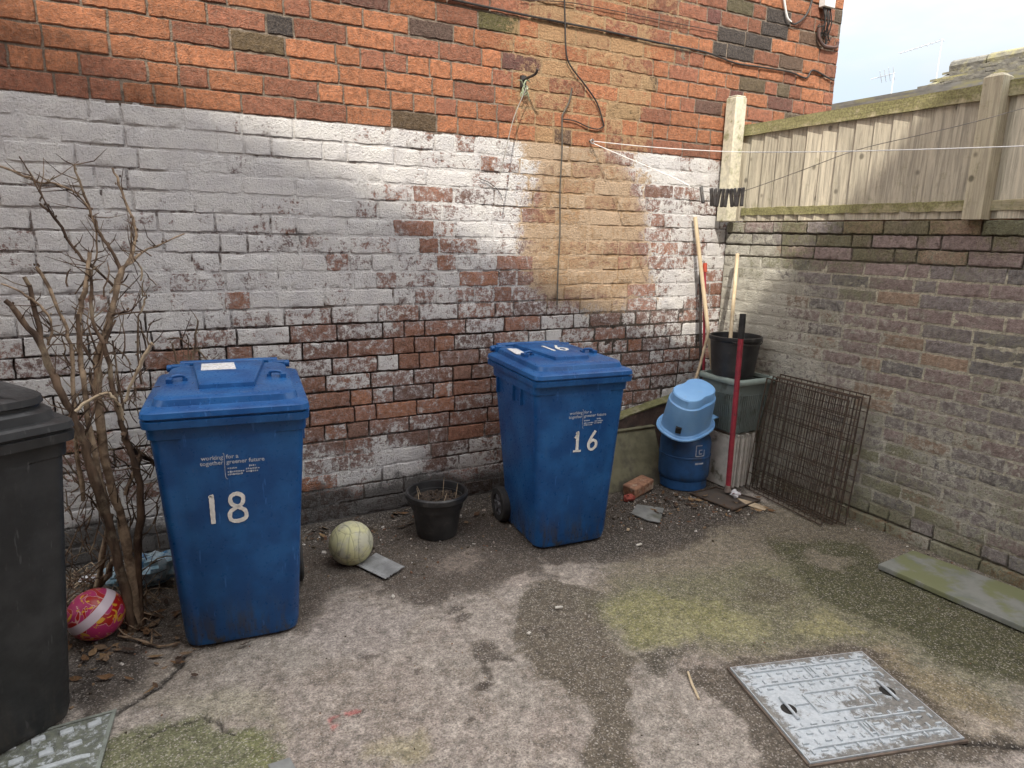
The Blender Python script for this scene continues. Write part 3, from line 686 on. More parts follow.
m = M('debris'); MAT['debris'] = m.out(col=m.scale(m.attr('col', 'Color'), m.ss(m.noise(120, 3), .3, .7, .7, 1.3)), rough=.95, spec=.2)
ob = db.build('ground_litter', MAT['debris'], smooth=False); cattr(ob, 'col', dcol); ob['kind'] = 'stuff'; ob2 = lf.build('leaf_litter', MAT['debris'], sharp=180); cattr(ob2, 'col', lcol); ob2['kind'] = 'stuff'; ob2['label'] = 'dry brown leaf bits gathered along the wall and under the shrub'
ob['label'] = 'grit, chips and leaf bits strewn over the yard floor'

# ------------------------------------------------------------------ wheeled bins
def rrect(hw, y0, y1, r, z, panel=0.0, nc=5, taper=0.0):
    """rounded rectangle; the front edge (y0) can carry a centre panel set forward by -panel"""
    s = []
    def arc(cx, cy, a0, a1):
        for i in range(nc+1):
            a = a0+(a1-a0)*i/nc; s.append(Vector((cx+r*math.cos(a), cy+r*math.sin(a), z)))
    hb = hw-taper
    arc(-hw+r, y0+r, math.pi, 1.5*math.pi)
    for q, d in ((-.70, 0), (-.62, -panel), (.62, -panel), (.70, 0)): s.append(Vector((q*(hw-.01), y0+d, z)))
    arc(hw-r, y0+r, 1.5*math.pi, 2*math.pi)
    arc(hb-r, y1-r, 0, .5*math.pi); arc(-hb+r, y1-r, .5*math.pi, math.pi)
    return s
def front_y(z): return .068 + (.030-.068)*min(max(z/.88, 0), 1) - .010
def ribbon(mb, pts, w, zoff=.0016, th=.002):
    """brush stroke laid on the front face, pts are (x,z)"""
    P = [Vector((x, 0, z)) for x, z in pts]; P = smooth_path(P, 5) if len(P) > 2 else [P[0].lerp(P[1], t/6) for t in range(7)]
    secs = []
    for i, p in enumerate(P):
        t = (P[min(i+1, len(P)-1)]-P[max(i-1, 0)]).normalized(); n = Vector((-t.z, 0, t.x)); ww = w*random.uniform(.85, 1.12)/2
        q = []
        for sgn, lay_ in ((1, 0), (-1, 0), (-1, 1), (1, 1)):
            e = p+n*sgn*ww; q.append(Vector((e.x, front_y(e.z)-zoff-(th if lay_ else 0), e.z)))
        secs.append(q)
    mb.loft(secs)
DIG = {'1': [[(.012, .93), (.05, 1.0), (.05, .5), (.052, 0)]],
       '8': [[(.5, .52), (.18, .66), (.16, .9), (.48, 1.0), (.80, .88), (.76, .64), (.5, .52), (.10, .36), (.10, .08), (.48, 0), (.9, .1), (.88, .36), (.5, .52)]],
       '6': [[(.74, 1.0), (.42, .72), (.12, .36), (.2, .06), (.52, 0), (.84, .16), (.82, .40), (.5, .50), (.2, .36)]]}
def text_mesh(s, size, align='LEFT'):
    cu = bpy.data.curves.new('text', 'FONT'); cu.body = s; cu.size = size; cu.align_x = align; cu.extrude = .0; cu.resolution_u = 2; cu.offset = .0004
    o = bpy.data.objects.new('text', cu); COL.objects.link(o); bpy.context.view_layer.update()
    me = bpy.data.meshes.new_from_object(o.evaluated_get(bpy.context.evaluated_depsgraph_get()))
    vs = [v.co.copy() for v in me.vertices]; fs = [tuple(p.vertices) for p in me.polygons]
    bpy.data.objects.remove(o); bpy.data.curves.remove(cu); bpy.data.meshes.remove(me); return vs, fs
def make_bin(name, label, cat_mat, loc, rz, group=None, number=None, nx=0.0, nz=.58, logo=None, dome=False, scale=1.0, lid_num=None, sticker=None, nsc=1.0):
    t = thing(name, label, 'wheelie bin', loc, rz, group); t.scale = (scale*(.98 if number == '16' else 1), scale*(.97 if number == '16' else 1), scale*(1 if dome else (1.004 if number == '18' else .976)))
    m = MAT[cat_mat]
    b = MB(); secs = []
    for z, hw, y0, y1, r, p in ((.006, .190, .088, .500, .05, .0), (.014, .205, .074, .515, .055, .004), (.05, .210, .0658, .520, .05, .010), (.35, .227, .0529, .548, .045, .010), (.62, .244, .0412, .574, .04, .010), (.83, .258, .0322, .594, .04, .010), (.850, .2595, .0313, .596, .04, .010), (.853, .268, .026, .604, .04, .004), (.905, .270, .022, .608, .04, .004)):
        secs.append(rrect(hw, y0, y1, r, z, p))
    b.loft(secs)
    for yy in (.20, .30, .52):                                                    # gussets under the rim
        for sx in (-1, 1): b.box((sx*.262, yy, .81), (.018, .010, .085))
    b.build('body', m, t, sharp=32)
    # lid
    l = MB(); tl = lambda v: Vector((v.x, v.y, v.z + .004*(v.y/.66)))
    prof = [(.900, .270, .004, .655, .035), (.900, .279, -.006, .668, .04), (.926, .281, -.009, .670, .04), (.928, .272, .001, .662, .04), (.935, .272, .001, .662, .04), (.937, .282, -.010, .671, .04), (.955, .279, -.006, .668, .04), (.961, .272, .002, .662, .04)]
    if not dome:
        prof += [(.966, .250, .028, .645, .05), (.969, .246, .033, .642, .05), (.990, .240, .041, .638, .055), (.997, .232, .052, .630, .06), (.999, .215, .075, .615, .06)]
    else:
        prof += [(z_, h_, .279-h_-.004, .668-(.279-h_), r_) for z_, h_, r_ in ((.962, .256, .06), (.986, .252, .07), (.992, .246, .08), (.996, .236, .08), (1.004, .236, .08), (1.008, .243, .08), (1.026, .240, .08), (1.033, .230, .085), (1.037, .205, .09), (1.055, .17, .10), (1.066, .12, .09), (1.070, .06, .05))]
    ss = [[tl(v) for v in rrect(hw, y0, y1, r, z, 0, 6, (.012 if z > .962 else 0))] for z, hw, y0, y1, r in prof]
    l.loft(ss)
    if not dome:
        # centre hump and two grips
        def hs(z, k): return [tl(Vector(q)) for q in ((-.10+k, .150+k*1.2, z), (.10-k, .150+k*1.2, z), (.145-k, .60-k, z), (-.145+k, .60-k, z))]
        l.loft([hs(.985, 0), hs(1.014, .006), hs(1.019, .014)])
        for sx in (-1, 1):
            l.tube(smooth_path([tl(Vector((sx*.20, .30, .996))), tl(Vector((sx*.197, .305, 1.018))), tl(Vector((sx*.160, .318, 1.018))), tl(Vector((sx*.156, .322, .996)))], 4), .0065, 8)
            l.box(tl(Vector((sx*.205, .30, 1.004))), (.022, .05, .022)); l.box(tl(Vector((sx*.152, .325, 1.002))), (.016, .03, .016))
    lid = l.build('lid', m, t, sharp=32)
    h = MB()
    for sx in (-1, 1):
        h.box((sx*.205, .668, .975), (.05, .05, .05)); h.tube([(sx*.16, .672, .985), (sx*.25, .672, .985)], .016, 12)
    h.tube([(-.20, .705, .995), (.20, .705, .995)], .015, 12)
    for sx in (-1, 1): h.box((sx*.19, .69, .985), (.022, .055, .035))
    h.build('handle', m, t, sharp=32, bevel=.003)
    for sx in (-1, 1):
        w = MB(); mt = Matrix.Rotation(R_(90), 3, 'Y'); c = (sx*.232, .515, .10)
        w.lathe([(.062, -.024), (.094, -.024), (.100, -.016), (.100, .016), (.094, .024), (.062, .024), (.062, -.024)], c, 36, False, False, mt)
        ty = w.build('wheel', MAT['rubber'], t)
        w = MB(); w.lathe([(.061, -.018), (.061, .018)], c, 28, False, False, mt); w.lathe([(.02, -.026), (.03, -.014), (.061, -.012), (.061, .012), (.03, .014), (.02, .026)], c, 28, True, True, mt)
        for k in range(6):
            a = k*math.pi/3; w.box((c[0]+sx*.016, c[1]+.04*math.cos(a), c[2]+.04*math.sin(a)), (.008, .010, .042), Matrix.Rotation(a-math.pi/2, 3, 'X'))
        w.build('rim', MAT['hub'], ty)
    a = MB(); a.tube([(-.245, .515, .10), (.245, .515, .10)], .012, 10); a.box((0, .515, .11), (.36, .07, .06)); a.build('axle', MAT['rubber'], t)
    if number:
        x = nx
        for chh in number:
            d = MB()
            w_, h_ = .070*nsc, .118*nsc
            for st in DIG[chh]: ribbon(d, [(x+a_*w_, nz+b_*h_) for a_, b_ in st], .0165 if chh == '1' else .0145)
            if chh == '1' and number == '16': ribbon(d, [(x-.018, nz), (x+.026, nz-.002)], .010); ribbon(d, [(x-.012, nz+.07), (x+.003, nz+.093)], .010)
            d.build('painted_number', MAT['white'], t, sharp=60); x += (.062 if number == '18' else .075)*nsc
    if logo is not None:
        d = MB()
        def tx(s, size, x, z, al):
            vs, fs = text_mesh(s, size, al); d.add([Vector((x+v.x, front_y(z+v.y)-.0012, z+v.y)) for v in vs], [q for q in fs])
        lx, lz = logo
        tx('working', .022, lx-.004, lz+.022, 'RIGHT'); tx('together', .022, lx-.004, lz+.002, 'RIGHT')
        tx('for a', .022, lx+.006, lz+.022, 'LEFT'); tx('greener future', .022, lx+.006, lz+.002, 'LEFT')
        ribbon(d, [(lx-.004, lz+.042), (lx, lz+.036), (lx, lz-.045), (lx+.008, lz-.056)], .0016, .001, .0006)
        for (x0, x1, z_) in ((.008, .040, -.016), (.008, .062, -.030), (.008, .056, -.040), (.082, .108, -.012), (.070, .120, -.024), (.070, .112, -.034)):   # the small worn line of crests under the slogan
            xx = x0
            while xx < x1-.003:
                w_ = random.uniform(.003, .006); ribbon(d, [(lx+xx, lz+z_), (lx+xx+w_, lz+z_+random.uniform(-.001, .001))], random.uniform(.004, .008), .001, .0006); xx += w_+.0022
        d.build('printed_slogan', MAT['print'], t, smooth=False)
    def ontop(pts, z=1.0205): return [tl(Vector((a_, b_, z))) for a_, b_ in pts]
    if sticker:
        d = MB(); P = ontop(sticker[0], sticker[1]); d.prism(P, (0, 0, .0012)); d.build('sticker', MAT['label'], t, smooth=False)
    if lid_num:
        d = MB()
        for ch_, x0 in (('1', -.032), ('6', .008)):
            for st in DIG[ch_]:
                P = smooth_path([Vector((x0+a_*.060, .30+b_*.15, 0)) for a_, b_ in st], 5); secs = []
                for i, p in enumerate(P):
                    tt = (P[min(i+1, len(P)-1)]-P[max(i-1, 0)]).normalized(); n = Vector((-tt.y, tt.x, 0))*random.uniform(.005, .0085)
                    secs.append([tl(p+n+Vector((0, 0, 1.020))), tl(p-n+Vector((0, 0, 1.020))), tl(p-n+Vector((0, 0, 1.0225))), tl(p+n+Vector((0, 0, 1.0225)))])
                d.loft(secs)
        d.build('painted_number', MAT['white'], t, sharp=60)
    return t
def bin_at(px_l, px_r, z, rz, hw=.281):
    a, b = gp(*px_l, z), gp(*px_r, z); c = (a+b)/2; return (c.x, c.y, 0)
R18, R16 = R_(-7), R_(-5)
make_bin('wheelie_bin', 'blue wheelie bin painted with a white number 18, beside the leafless shrub', 'blue', (.2165, 2.495, 0), R18, 'blue wheelie bins', '18', -.078, .520, (-.022, .745), nsc=.92, sticker=([(-.10, .40), (.03, .40), (.02, .54), (-.105, .54)], 1.0195))
make_bin('wheelie_bin', 'blue wheelie bin painted with a white number 16, beside the blue gas bottle', 'blue', (1.848, 2.640, 0), R16, 'blue wheelie bins', '16', -.022, .545, (.005, .72), nsc=.84, lid_num='16', sticker=([(-.225, .36), (-.165, .34), (-.155, .52), (-.205, .54)], 1.0005))
make_bin('wheelie_bin', 'black wheelie bin with a stepped domed lid, cut by the picture edge', 'black', (-.475, 2.185, 0), R_(29), 'wheelie bin for rubbish', dome=True, scale=1.06)

# ------------------------------------------------------------------ leafless shrub
shrub = thing('leafless_shrub', 'bare woody shrub of cut brown stems growing against the whitewashed wall', 'shrub', (-.153, 2.86, 0))
def stem(px, r0, r1, y0, y1, mb, wob=.10, k=3):
    n = len(px); pts = []
    for i, (a, b_) in enumerate(px):
        y = y0+(y1-y0)*i/(n-1); p = wp(a, b_, y); pts.append(p)
    P = smooth_path(pts, k); m = len(P)
    P = [p+Vector((random.gauss(0, 1), random.gauss(0, 1), random.gauss(0, 1)))*.0022 for p in P]
    rs = [(r0+(r1-r0)*i/(m-1))*.82*(1+.16*random.uniform(-1, 1)) for i in range(m)]
    mb.tube(P, rs, 8, True, wob)
    return P
rest = [
 ([(133,634),(128,600),(120,570),(108,520),(95,480),(85,445),(75,420),(62,395),(52,372),(40,343),(22,320),(6,300)], .023, .012, 2.84, 2.95, 'bark'),
 ([(42,347),(36,314),(25,277)], .011, .008, 2.94, 2.97, 'bark'),
 ([(138,636),(134,590),(128,555),(122,520),(112,490),(104,450),(99,406),(97,362),(104,337),(111,313),(117,287),(121,269)], .025, .013, 2.86, 3.05, 'twig'),
 ([(121,270),(128,265),(140,255),(155,247),(184,233)], .009, .003, 3.05, 3.10, 'twig'),
 ([(121,270),(128,262),(133,247),(137,236),(132,218),(126,203),(119,184),(113,168)], .009, .005, 3.05, 3.15, 'twig'),
 ([(121,270),(112,252),(104,241),(95,223),(88,205),(82,188),(73,165)], .009, .0045, 3.05, 3.1, 'bark'),
 ([(115,287),(100,272),(87,263),(73,247),(55,219),(40,203)], .007, .0055, 3.04, 3.0, 'bark'),
 ([(0,166),(12,171),(29,178),(40,183),(56,184),(71,190),(86,203),(94,224),(97,252),(92,270)], .005, .004, 3.0, 3.1, 'twig'),
 ([(20,157),(31,176),(44,199),(57,219)], .003, .003, 3.0, 3.0, 'bark'),
 ([(0,283),(20,292),(36,302),(47,315),(52,330),(48,345)], .004, .006, 2.95, 2.95, 'twig'),
 ([(112,530),(100,480),(93,442),(88,420),(85,393),(83,373),(80,355),(79,325),(82,300),(87,274),(89,252)], .014, .009, 2.90, 3.02, 'twig'),
 ([(79,345),(77,314)], .009, .0085, 2.96, 2.97, 'bark'),
 ([(84,500),(76,440),(73,393),(72,355),(66,329),(55,303),(38,266)], .010, .007, 2.92, 3.0, 'twig'),
 ([(140,634),(139,590),(138,544),(141,508),(137,474),(130,452),(124,433),(117,404),(111,377),(104,344),(93,327),(91,300),(91,270)], .021, .006, 2.87, 3.0, 'bark'),
 ([(123,411),(119,382),(113,340)], .005, .004, 2.95, 3.0, 'bark'),
 ([(75,411),(88,401),(106,393),(115,398),(121,408),(124,420)], .007, .006, 2.87, 2.9, 'stick'),
 ([(124,402),(130,388),(137,371),(145,357),(153,343)], .006, .010, 2.9, 2.86, 'stick'),
 ([(142,384),(138,355),(138,322),(142,308),(146,297)], .006, .004, 3.0, 3.1, 'bark'),
 ([(192,368),(195,344),(198,321)], .006, .005, 3.32, 3.32, 'bark'),
 ([(186,372),(184,369),(177,360),(172,342)], .006, .005, 3.33, 3.33, 'bark'),
 ([(168,340),(177,338),(190,345),(201,353),(213,367)], .004, .004, 3.34, 3.34, 'bark'),
 ([(190,372),(189,345),(187,335)], .004, .003, 3.34, 3.34, 'bark'),
 ([(122,433),(130,446),(137,453),(155,464)], .010, .014, 2.9, 3.1, 'bark'),
 ([(112,316),(124,312),(135,308)], .005, .004, 3.0, 2.95, 'bark'),
 ([(135,630),(118,560),(108,575),(98,590)], .012, .016, 2.9, 3.15, 'twig'),
 ([(112,514),(104,545),(100,572),(96,592)], .012, .017, 2.98, 3.12, 'twig'),
 ([(125,495),(135,470),(140,458)], .010, .012, 2.92, 3.0, 'twig'),
 ([(85,440),(96,400),(103,350),(116,320)], .006, .005, 2.9, 3.0, 'bark'),
]
allp = []
for px, r0, r1, y0, y1, mm in rest:
    mb = MB(); allp.append(stem(px, r0, r1, y0, y1, mb)); mb.build('stem', MAT[mm], shrub, org=shrub.location, sharp=80)
mb = MB(); rt = random.Random(5)
for P_ in allp:                                            # side shoots and buds along every stem
    for q in range(int(len(P_)*.9)):
        p = P_[rt.randrange(max(1, len(P_)//4), len(P_))]; dv = Vector((rt.uniform(-1, 1), rt.uniform(-.4, .4), rt.uniform(-.1, 1.1))).normalized()
        if rt.random() < .45: mb.blob(p+dv*.010, (.0035, .0035, .005), rt.randrange(99), 5, 4); continue
        L = rt.uniform(.03, .15); e = dv+Vector((rt.uniform(-.4, .4), 0, rt.uniform(0, .5)))
        mb.tube([p, p+dv*L*.5, p+dv*L*.5+e.normalized()*L*.5], [.0026, .0018, .0009], 5)
for i in range(230):
    x0 = rt.uniform(55, 160); y0 = rt.uniform(390, 620) if i > 50 else rt.uniform(250, 430)
    a = rt.uniform(-2.6, -.5); L = rt.uniform(15, 48); yy = rt.uniform(2.86, 3.30); pts = []
    for s in range(5):
        pts.append(wp(x0, y0, yy+rt.uniform(-.015, .015))); x0 += math.cos(a)*L/4; y0 += math.sin(a)*L/4; a += rt.uniform(-.5, .5)
    r = rt.uniform(.0015, .0038); mb.tube(pts, [r, r, r*.9, r*.8, r*.5], 5)
o = mb.build('twigs', MAT['bark'], shrub, org=shrub.location, sharp=80); o['kind'] = 'stuff'
mb = MB()
for i in range(90):
    x0 = rt.uniform(60, 165); y0 = rt.uniform(520, 640); p = gp(x0, y0); 
    if p.y > YW-.06: p.y = YW-.08-rt.uniform(0, .1)
    L = rt.uniform(.04, .16); a = rt.uniform(0, 6.28)
    mb.tube([(p.x, p.y, .012), (p.x+.5*L*math.cos(a), p.y+.5*L*math.sin(a)*.5, .018+rt.uniform(0, .05)), (p.x+L*math.cos(a+.3), p.y+L*math.sin(a+.3)*.5, .015)], rt.uniform(.0015, .004), 5)
o = mb.build('fallen_twigs', MAT['twig'], shrub, org=shrub.location, sharp=80); o['kind'] = 'stuff'
b = MB(); b.tube(smooth_path([gp(118,636,.02), gp(140,640,.012), gp(160,646,.012), gp(180,642,.012)], 4), .004, 6); b.tube(smooth_path([gp(116,622,.06), gp(124,634,.02), gp(150,644,.012)], 4), .003, 6)
tag(b.build('fallen_stick', MAT['twig'], org=gp(150, 643, 0)), 'thin bent brown stick lying at the foot of the shrub', 'stick')

# ------------------------------------------------------------------ balls, pot, litter
def sphere(name, mat, c, r, squash=1.0, parent=None):
    b = MB(); b.lathe([(r*math.sin(math.pi*i/24), -r*squash*math.cos(math.pi*i/24)) for i in range(25)], (0, 0, 0), 40, False, False); o = b.build(name, mat, sharp=80); o.location = c; return o
def pink_ball():
    m = M('pink_ball_print'); x = m.n('ShaderNodeSeparateXYZ', {0: m.co()}); n = m.noise(13, 1.5, .5, dist=1.6); n2 = m.noise(22, 1, .5, dist=2.2)
    c = m.mix(m.ss(n, .47, .49), (.42, .03, .13), (.36, .012, .012))
    c = m.mix(m.math('MULTIPLY', m.ss(n, .455, .47), m.ss(n, .49, .475)), c, (.62, .42, .36))
    c = m.mix(m.math('MULTIPLY', m.ss(n2, .60, .62), 1.0), c, (.60, .33, .03))
    band = m.math('ABSOLUTE', m.math('ADD', m.math('SUBTRACT', m.math('MULTIPLY', x.outputs[2], .75), m.math('MULTIPLY', x.outputs[0], .55)), -.026))
    c = m.mix(m.ss(band, .017, .015), c, (.62, .52, .57))
    return m.out(col=c, rough=.35)
o = sphere('play_ball', pink_ball(), gp(96, 614, .10), .102, .96); tag(o, 'pink and red play ball with a pale stripe lying by the shrub', 'ball')
def green_ball():
    m = M('faded_football'); n = m.noise(9, 6, .65); n2 = m.noise(34, 5, .7)
    v = m.voro(11, None, 'Distance', 'DISTANCE_TO_EDGE')
    c = m.mix(m.ss(n, .42, .58), (.50, .485, .27), (.42, .41, .31))
    c = m.mix(m.ss(n2, .50, .72, 0, .65), c, (.17, .16, .11))
    c = m.mix(m.ss(v, .03, .005, 0, .35), c, (.10, .10, .07))
    rings = m.n('ShaderNodeTexWave', {'Vector': m.co((5, 5, 5)), 'Scale': 1.1, 'Distortion': 7.0, 'Detail': 1.0}).outputs['Fac']
    c = m.mix(m.math('MULTIPLY', m.ss(rings, .93, .99), .4), c, (.12, .14, .10))
    return m.out(col=c, rough=.7, nrm=m.bump(m.ss(v, .0, .05), .3, .003))
o = sphere('football', green_ball(), gp(351, 543, .104), .106); tag(o, 'faded pale green football resting by the grey card', 'ball')
t = thing('plant_pot', 'round black plastic plant pot of bare soil, left of bin 16', 'plant pot', (1.275, 3.155, 0))
b = MB(); b.lathe([(.10, .0), (.108, .004), (.117, .06), (.140, .205), (.160, .208), (.165, .214), (.166, .238), (.160, .246), (.150, .243), (.146, .225), (.140, .16)], (0, 0, 0), 48, True, False); b.build('pot', MAT['potplastic'], t)
b = MB()
for i in range(12):
    pass
secs = []
for r in (.142, .11, .07, .03): secs.append([Vector((r*math.cos(a), r*math.sin(a), .190+random.uniform(-.006, .008))) for a in [2*math.pi*k/24 for k in range(24)]])
b.loft(secs, False, True)
for i in range(70):
    a = random.uniform(0, 6.28); r = random.uniform(0, .125); b.blob((r*math.cos(a), r*math.sin(a), .195), (random.uniform(.004, .011),)*3, i, 6, 4)
b.build('soil', MAT['soil'], t)
b = MB()
for x, y, h, dx in ((.055, .05, .10, .01), (-.09, .03, .07, -.01), (.10, -.02, .08, .015), (-.06, .08, .06, -.02), (.02, -.05, .05, .02), (-.105, .0, .06, .005)):
    b = MB(); b.tube([(x, y, .19), (x+dx*.5, y, .19+h*.6), (x+dx, y+.005, .19+h)], [.002, .0016, .001], 5); b.build('dead_stem', MAT['stick'], t)
def flat(name, pxs, z, th, mat, label, cat, bump=0.0, n=0):
    P = [gp(a, b_, z) for a, b_ in pxs]; c = sum(P, Vector())/len(P); mb = MB()
    mb.prism([p-Vector((0, 0, th)) for p in P], (0, 0, th)); return tag(mb.build(name, mat, org=(c.x, c.y, 0), smooth=False, bevel=.002), label, cat)
# corrugated card by the football
P = [gp(a, b_, .016) for a, b_ in ((357,565),(386,578),(390,573),(405,567),(377,553))]
b = MB(); A_, B_, C_, D_ = gp(357,565,.014), gp(386,579,.014), gp(405,567,.018), gp(376,553,.018)
nn = 24; vs = []
for i in range(nn+1):
    s = i/nn; a, c = A_.lerp(D_, s), B_.lerp(C_, s); w = .002*math.sin(s*nn*math.pi/1.0*.95)+.0015*(i % 2)
    c = c - (c-a)*random.uniform(0, .05); vs.append([a+Vector((0, 0, w)), c+Vector((0, 0, w)), c+Vector((0, 0, w-.004)), a+Vector((0, 0, w-.004))])
b.loft(vs); tag(b.build('ridged_card', simple('grey_card', (.30, .31, .31), (.22, .225, .225), .8, sc=20), org=(gp(380, 565).x, gp(380, 565).y, 0), smooth=False), 'torn ridged piece of grey sheet lying beside the faded football', 'sheet')
def stone(px, py, s, mat, label, name='stone', cat='stone', group=None, seed=0):
    p = gp(px, py); b = MB(); b.blob((0, 0, s[2]*.8), s, seed, 9, 6, .18); o = b.build(name, mat, sharp=50); o.location = (p.x, p.y, 0); o.rotation_euler = (0, 0, seed*1.3); return tag(o, label, cat, group)
stone(393, 598, (.011, .009, .009), MAT['stone'], 'single white pebble in front of the black plant pot', seed=1)
def scrapbox(px, py, s, rz, mat, label, name, cat, rx=0):
    p = gp(px, py); b = MB(); b.box((0, 0, s[2]/2), s); o = b.build(name, mat, smooth=True, bevel=min(s)*.18, sharp=40); o.location = (p.x, p.y, .003); o.rotation_euler = (rx, 0, rz); return tag(o, label, cat)
scrapbox(559, 609, (.034, .010, .009), R_(-15), MAT['stone'], 'short pale chip lying on the dark gravelly patch', 'chalky_chip', 'chip')
scrapbox(639, 546, (.036, .012, .009), R_(5), MAT['stone'], 'short pale chip lying right of the base of bin 16', 'chalky_chip', 'chip')
scrapbox(628, 531, (.018, .014, .012), R_(40), MAT['stick'], 'small buff chip lying closest to the base of bin 16', 'buff_chip', 'chip')
scrapbox(529, 635, (.016, .012, .010), R_(20), MAT['stone'], 'tiny white chip at the left edge of the gravelly patch', 'chalky_chip', 'chip')
# loose brick, red bit, slate
pb_ = gp(636, 494); b = MB(); b.box((0, 0, .036), (.205, .10, .072)); o = b.build('loose_brick', MAT['brickbit'], bevel=.010, seg=2); o.location = (pb_.x+.03, pb_.y+.02, .004); o.rotation_euler = (R_(4), R_(-5), R_(16)); tag(o, 'worn buff-faced brick lying on the dirt before the leaning board', 'brick')
pb_ = gp(629, 501); b = MB(); b.blob((0, 0, .022), (.04, .027, .024), 8, 8, 6, .2); o = b.build('brick_fragment', MAT['redbit'], smooth=False); o.location = (pb_.x, pb_.y, 0); tag(o, 'small red brick fragment in front of the loose brick', 'brick fragment')
flat('slate_piece', ((631,513),(637,504),(664,508),(660,522),(648,520)), .012, .008, MAT['slate'], 'flat broken piece of grey slate on the dirt before the gas bottle', 'slate')
scrapbox(655, 480, (.05, .03, .035), R_(30), MAT['scrap'], 'crumpled pale scrap between the loose brick and the gas bottle', 'paper_scrap', 'scrap')
# plastic bag and wrapper near the shrub
def crumple(name, c, s, seed, mat, label, cat, amp=.35):
    b = MB(); n, m_ = 22, 16; rd = random.Random(seed); vs = []
    for i in range(m_+1):
        ph = math.pi*i/m_
        for k in range(n):
            th = 2*math.pi*k/n; d = Vector((math.sin(ph)*math.cos(th), math.sin(ph)*math.sin(th), math.cos(ph)))
            q = .72+amp*abs(float(vnoise(d.x*2.3+seed, d.y*2.3+d.z*3.1, seed))-.35)*2+rd.uniform(-.06, .06)
            vs.append((d.x*s[0]*q, d.y*s[1]*q, s[2]+d.z*s[2]*q))
    b.add(vs, [(i*n+k, (i+1)*n+k, (i+1)*n+(k+1) % n, i*n+(k+1) % n) for i in range(m_) for k in range(n)])
    o = b.build(name, mat, sharp=22); o.location = c; return tag(o, label, cat)
p = gp(152, 592); crumple('plastic_bag', (p.x+.02, p.y+.05, .0), (.13, .08, .085), 3, MAT['bag'], 'crumpled pale blue plastic bag behind the shrub, against bin 18', 'plastic bag')
p = gp(118, 590); crumple('plastic_scrap', (p.x, p.y+.03, .0), (.07, .05, .05), 8, MAT['bag'], 'crumpled blue and white plastic scrap showing between the shrub stems', 'plastic scrap')
p = gp(90, 584); crumple('food_wrapper', (p.x, p.y, .0), (.05, .035, .022), 5, MAT['scrap'], 'crumpled white printed wrapper on the ground behind the pink ball', 'wrapper')
p = gp(121, 601); scrapbox(121, 601, (.03, .012, .012), .3, MAT['whitebox'], 'tiny bright white scrap right beside the pink ball', 'paper_scrap', 'scrap')
b = MB(); b.tube([gp(688, 672, .006), gp(692, 684, .008), gp(699, 699, .006)], [.004, .005, .004], 7); tag(b.build('wood_splinter', MAT['pole'], org=gp(693, 686)), 'thin pale wood splinter lying left of the silver drain cover', 'splinter')
flat('slate_shard', ((268,764),(290,757),(300,775),(275,782)), .010, .007, MAT['slate'], 'dark grey slate shard at the bottom edge by the mossy patch', 'slate')

# ------------------------------------------------------------------ drain covers and slab
def local_frame(o, ax):                                     # x along ax in plan
    a = math.atan2(ax.y, ax.x); return a
c1, c2, c3, c4 = gp(738,670), gp(863,653), gp(962,742), gp(800,766)
o1 = (c1+c2+c3+c4)/4; ang = (math.atan2(c2.y-c1.y, c2.x-c1.x)+math.atan2(c3.y-c4.y, c3.x-c4.x))/2
W1 = ((c2-c1).length+(c3-c4).length)/2; H1 = ((c4-c1).length+(c3-c2).length)/2
t = thing('drain_cover', 'silver painted iron drain cover with raised ribs set in the concrete', 'drain cover', (o1.x, o1.y, .004), ang)
b = MB(); b.box((0, 0, .002), (W1, H1, .012))
zt = .0095
def ridge(cx, cy, lx, ly, h=.007): b.box((cx, cy, zt+h/2-.0015), (lx, ly, h+.001), None, .85)
for yy in (-.40, -.22, .235, .395): 
    ridge(0, yy*H1, W1*.93, .006)
ridge(-W1*.26, 0, W1*.10, .006); ridge(W1*.26, 0, W1*.10, .006)
for xx in (-.02, .02):
    ridge(xx*W1, H1*.32, .006, H1*.15); ridge(xx*W1*-1, -H1*.31, .006, H1*.16)
rr = random.Random(3)
for iy in range(12):
    for ix in range(13):
        x = (ix-6)/13.6*W1; y = (iy-5.5)/12.8*H1
        if abs(x) < .155*W1*1.5 and abs(y) < .12*H1*1.4: continue
        if abs(abs(x)-W1*.36) < .06 and abs(y) < .07: continue
        if (ix+iy) % 2: ridge(x, y, .024, .007, .006)
        else: ridge(x, y, .007, .022, .006)
for s in (-1, 1): ridge(0, s*H1*.105, W1*.40, .006); ridge(s*W1*.20, 0, .006, H1*.21)
for i in range(8): ridge((i-3.5)*.021, .006+rr.uniform(-.002, .002), .012, .03, .002)
ob = b.build('plate', MAT['cover'], t, smooth=False)
co_ = np.array(b.v); dx, dy = co_[:, 0]/W1, co_[:, 1]/H1
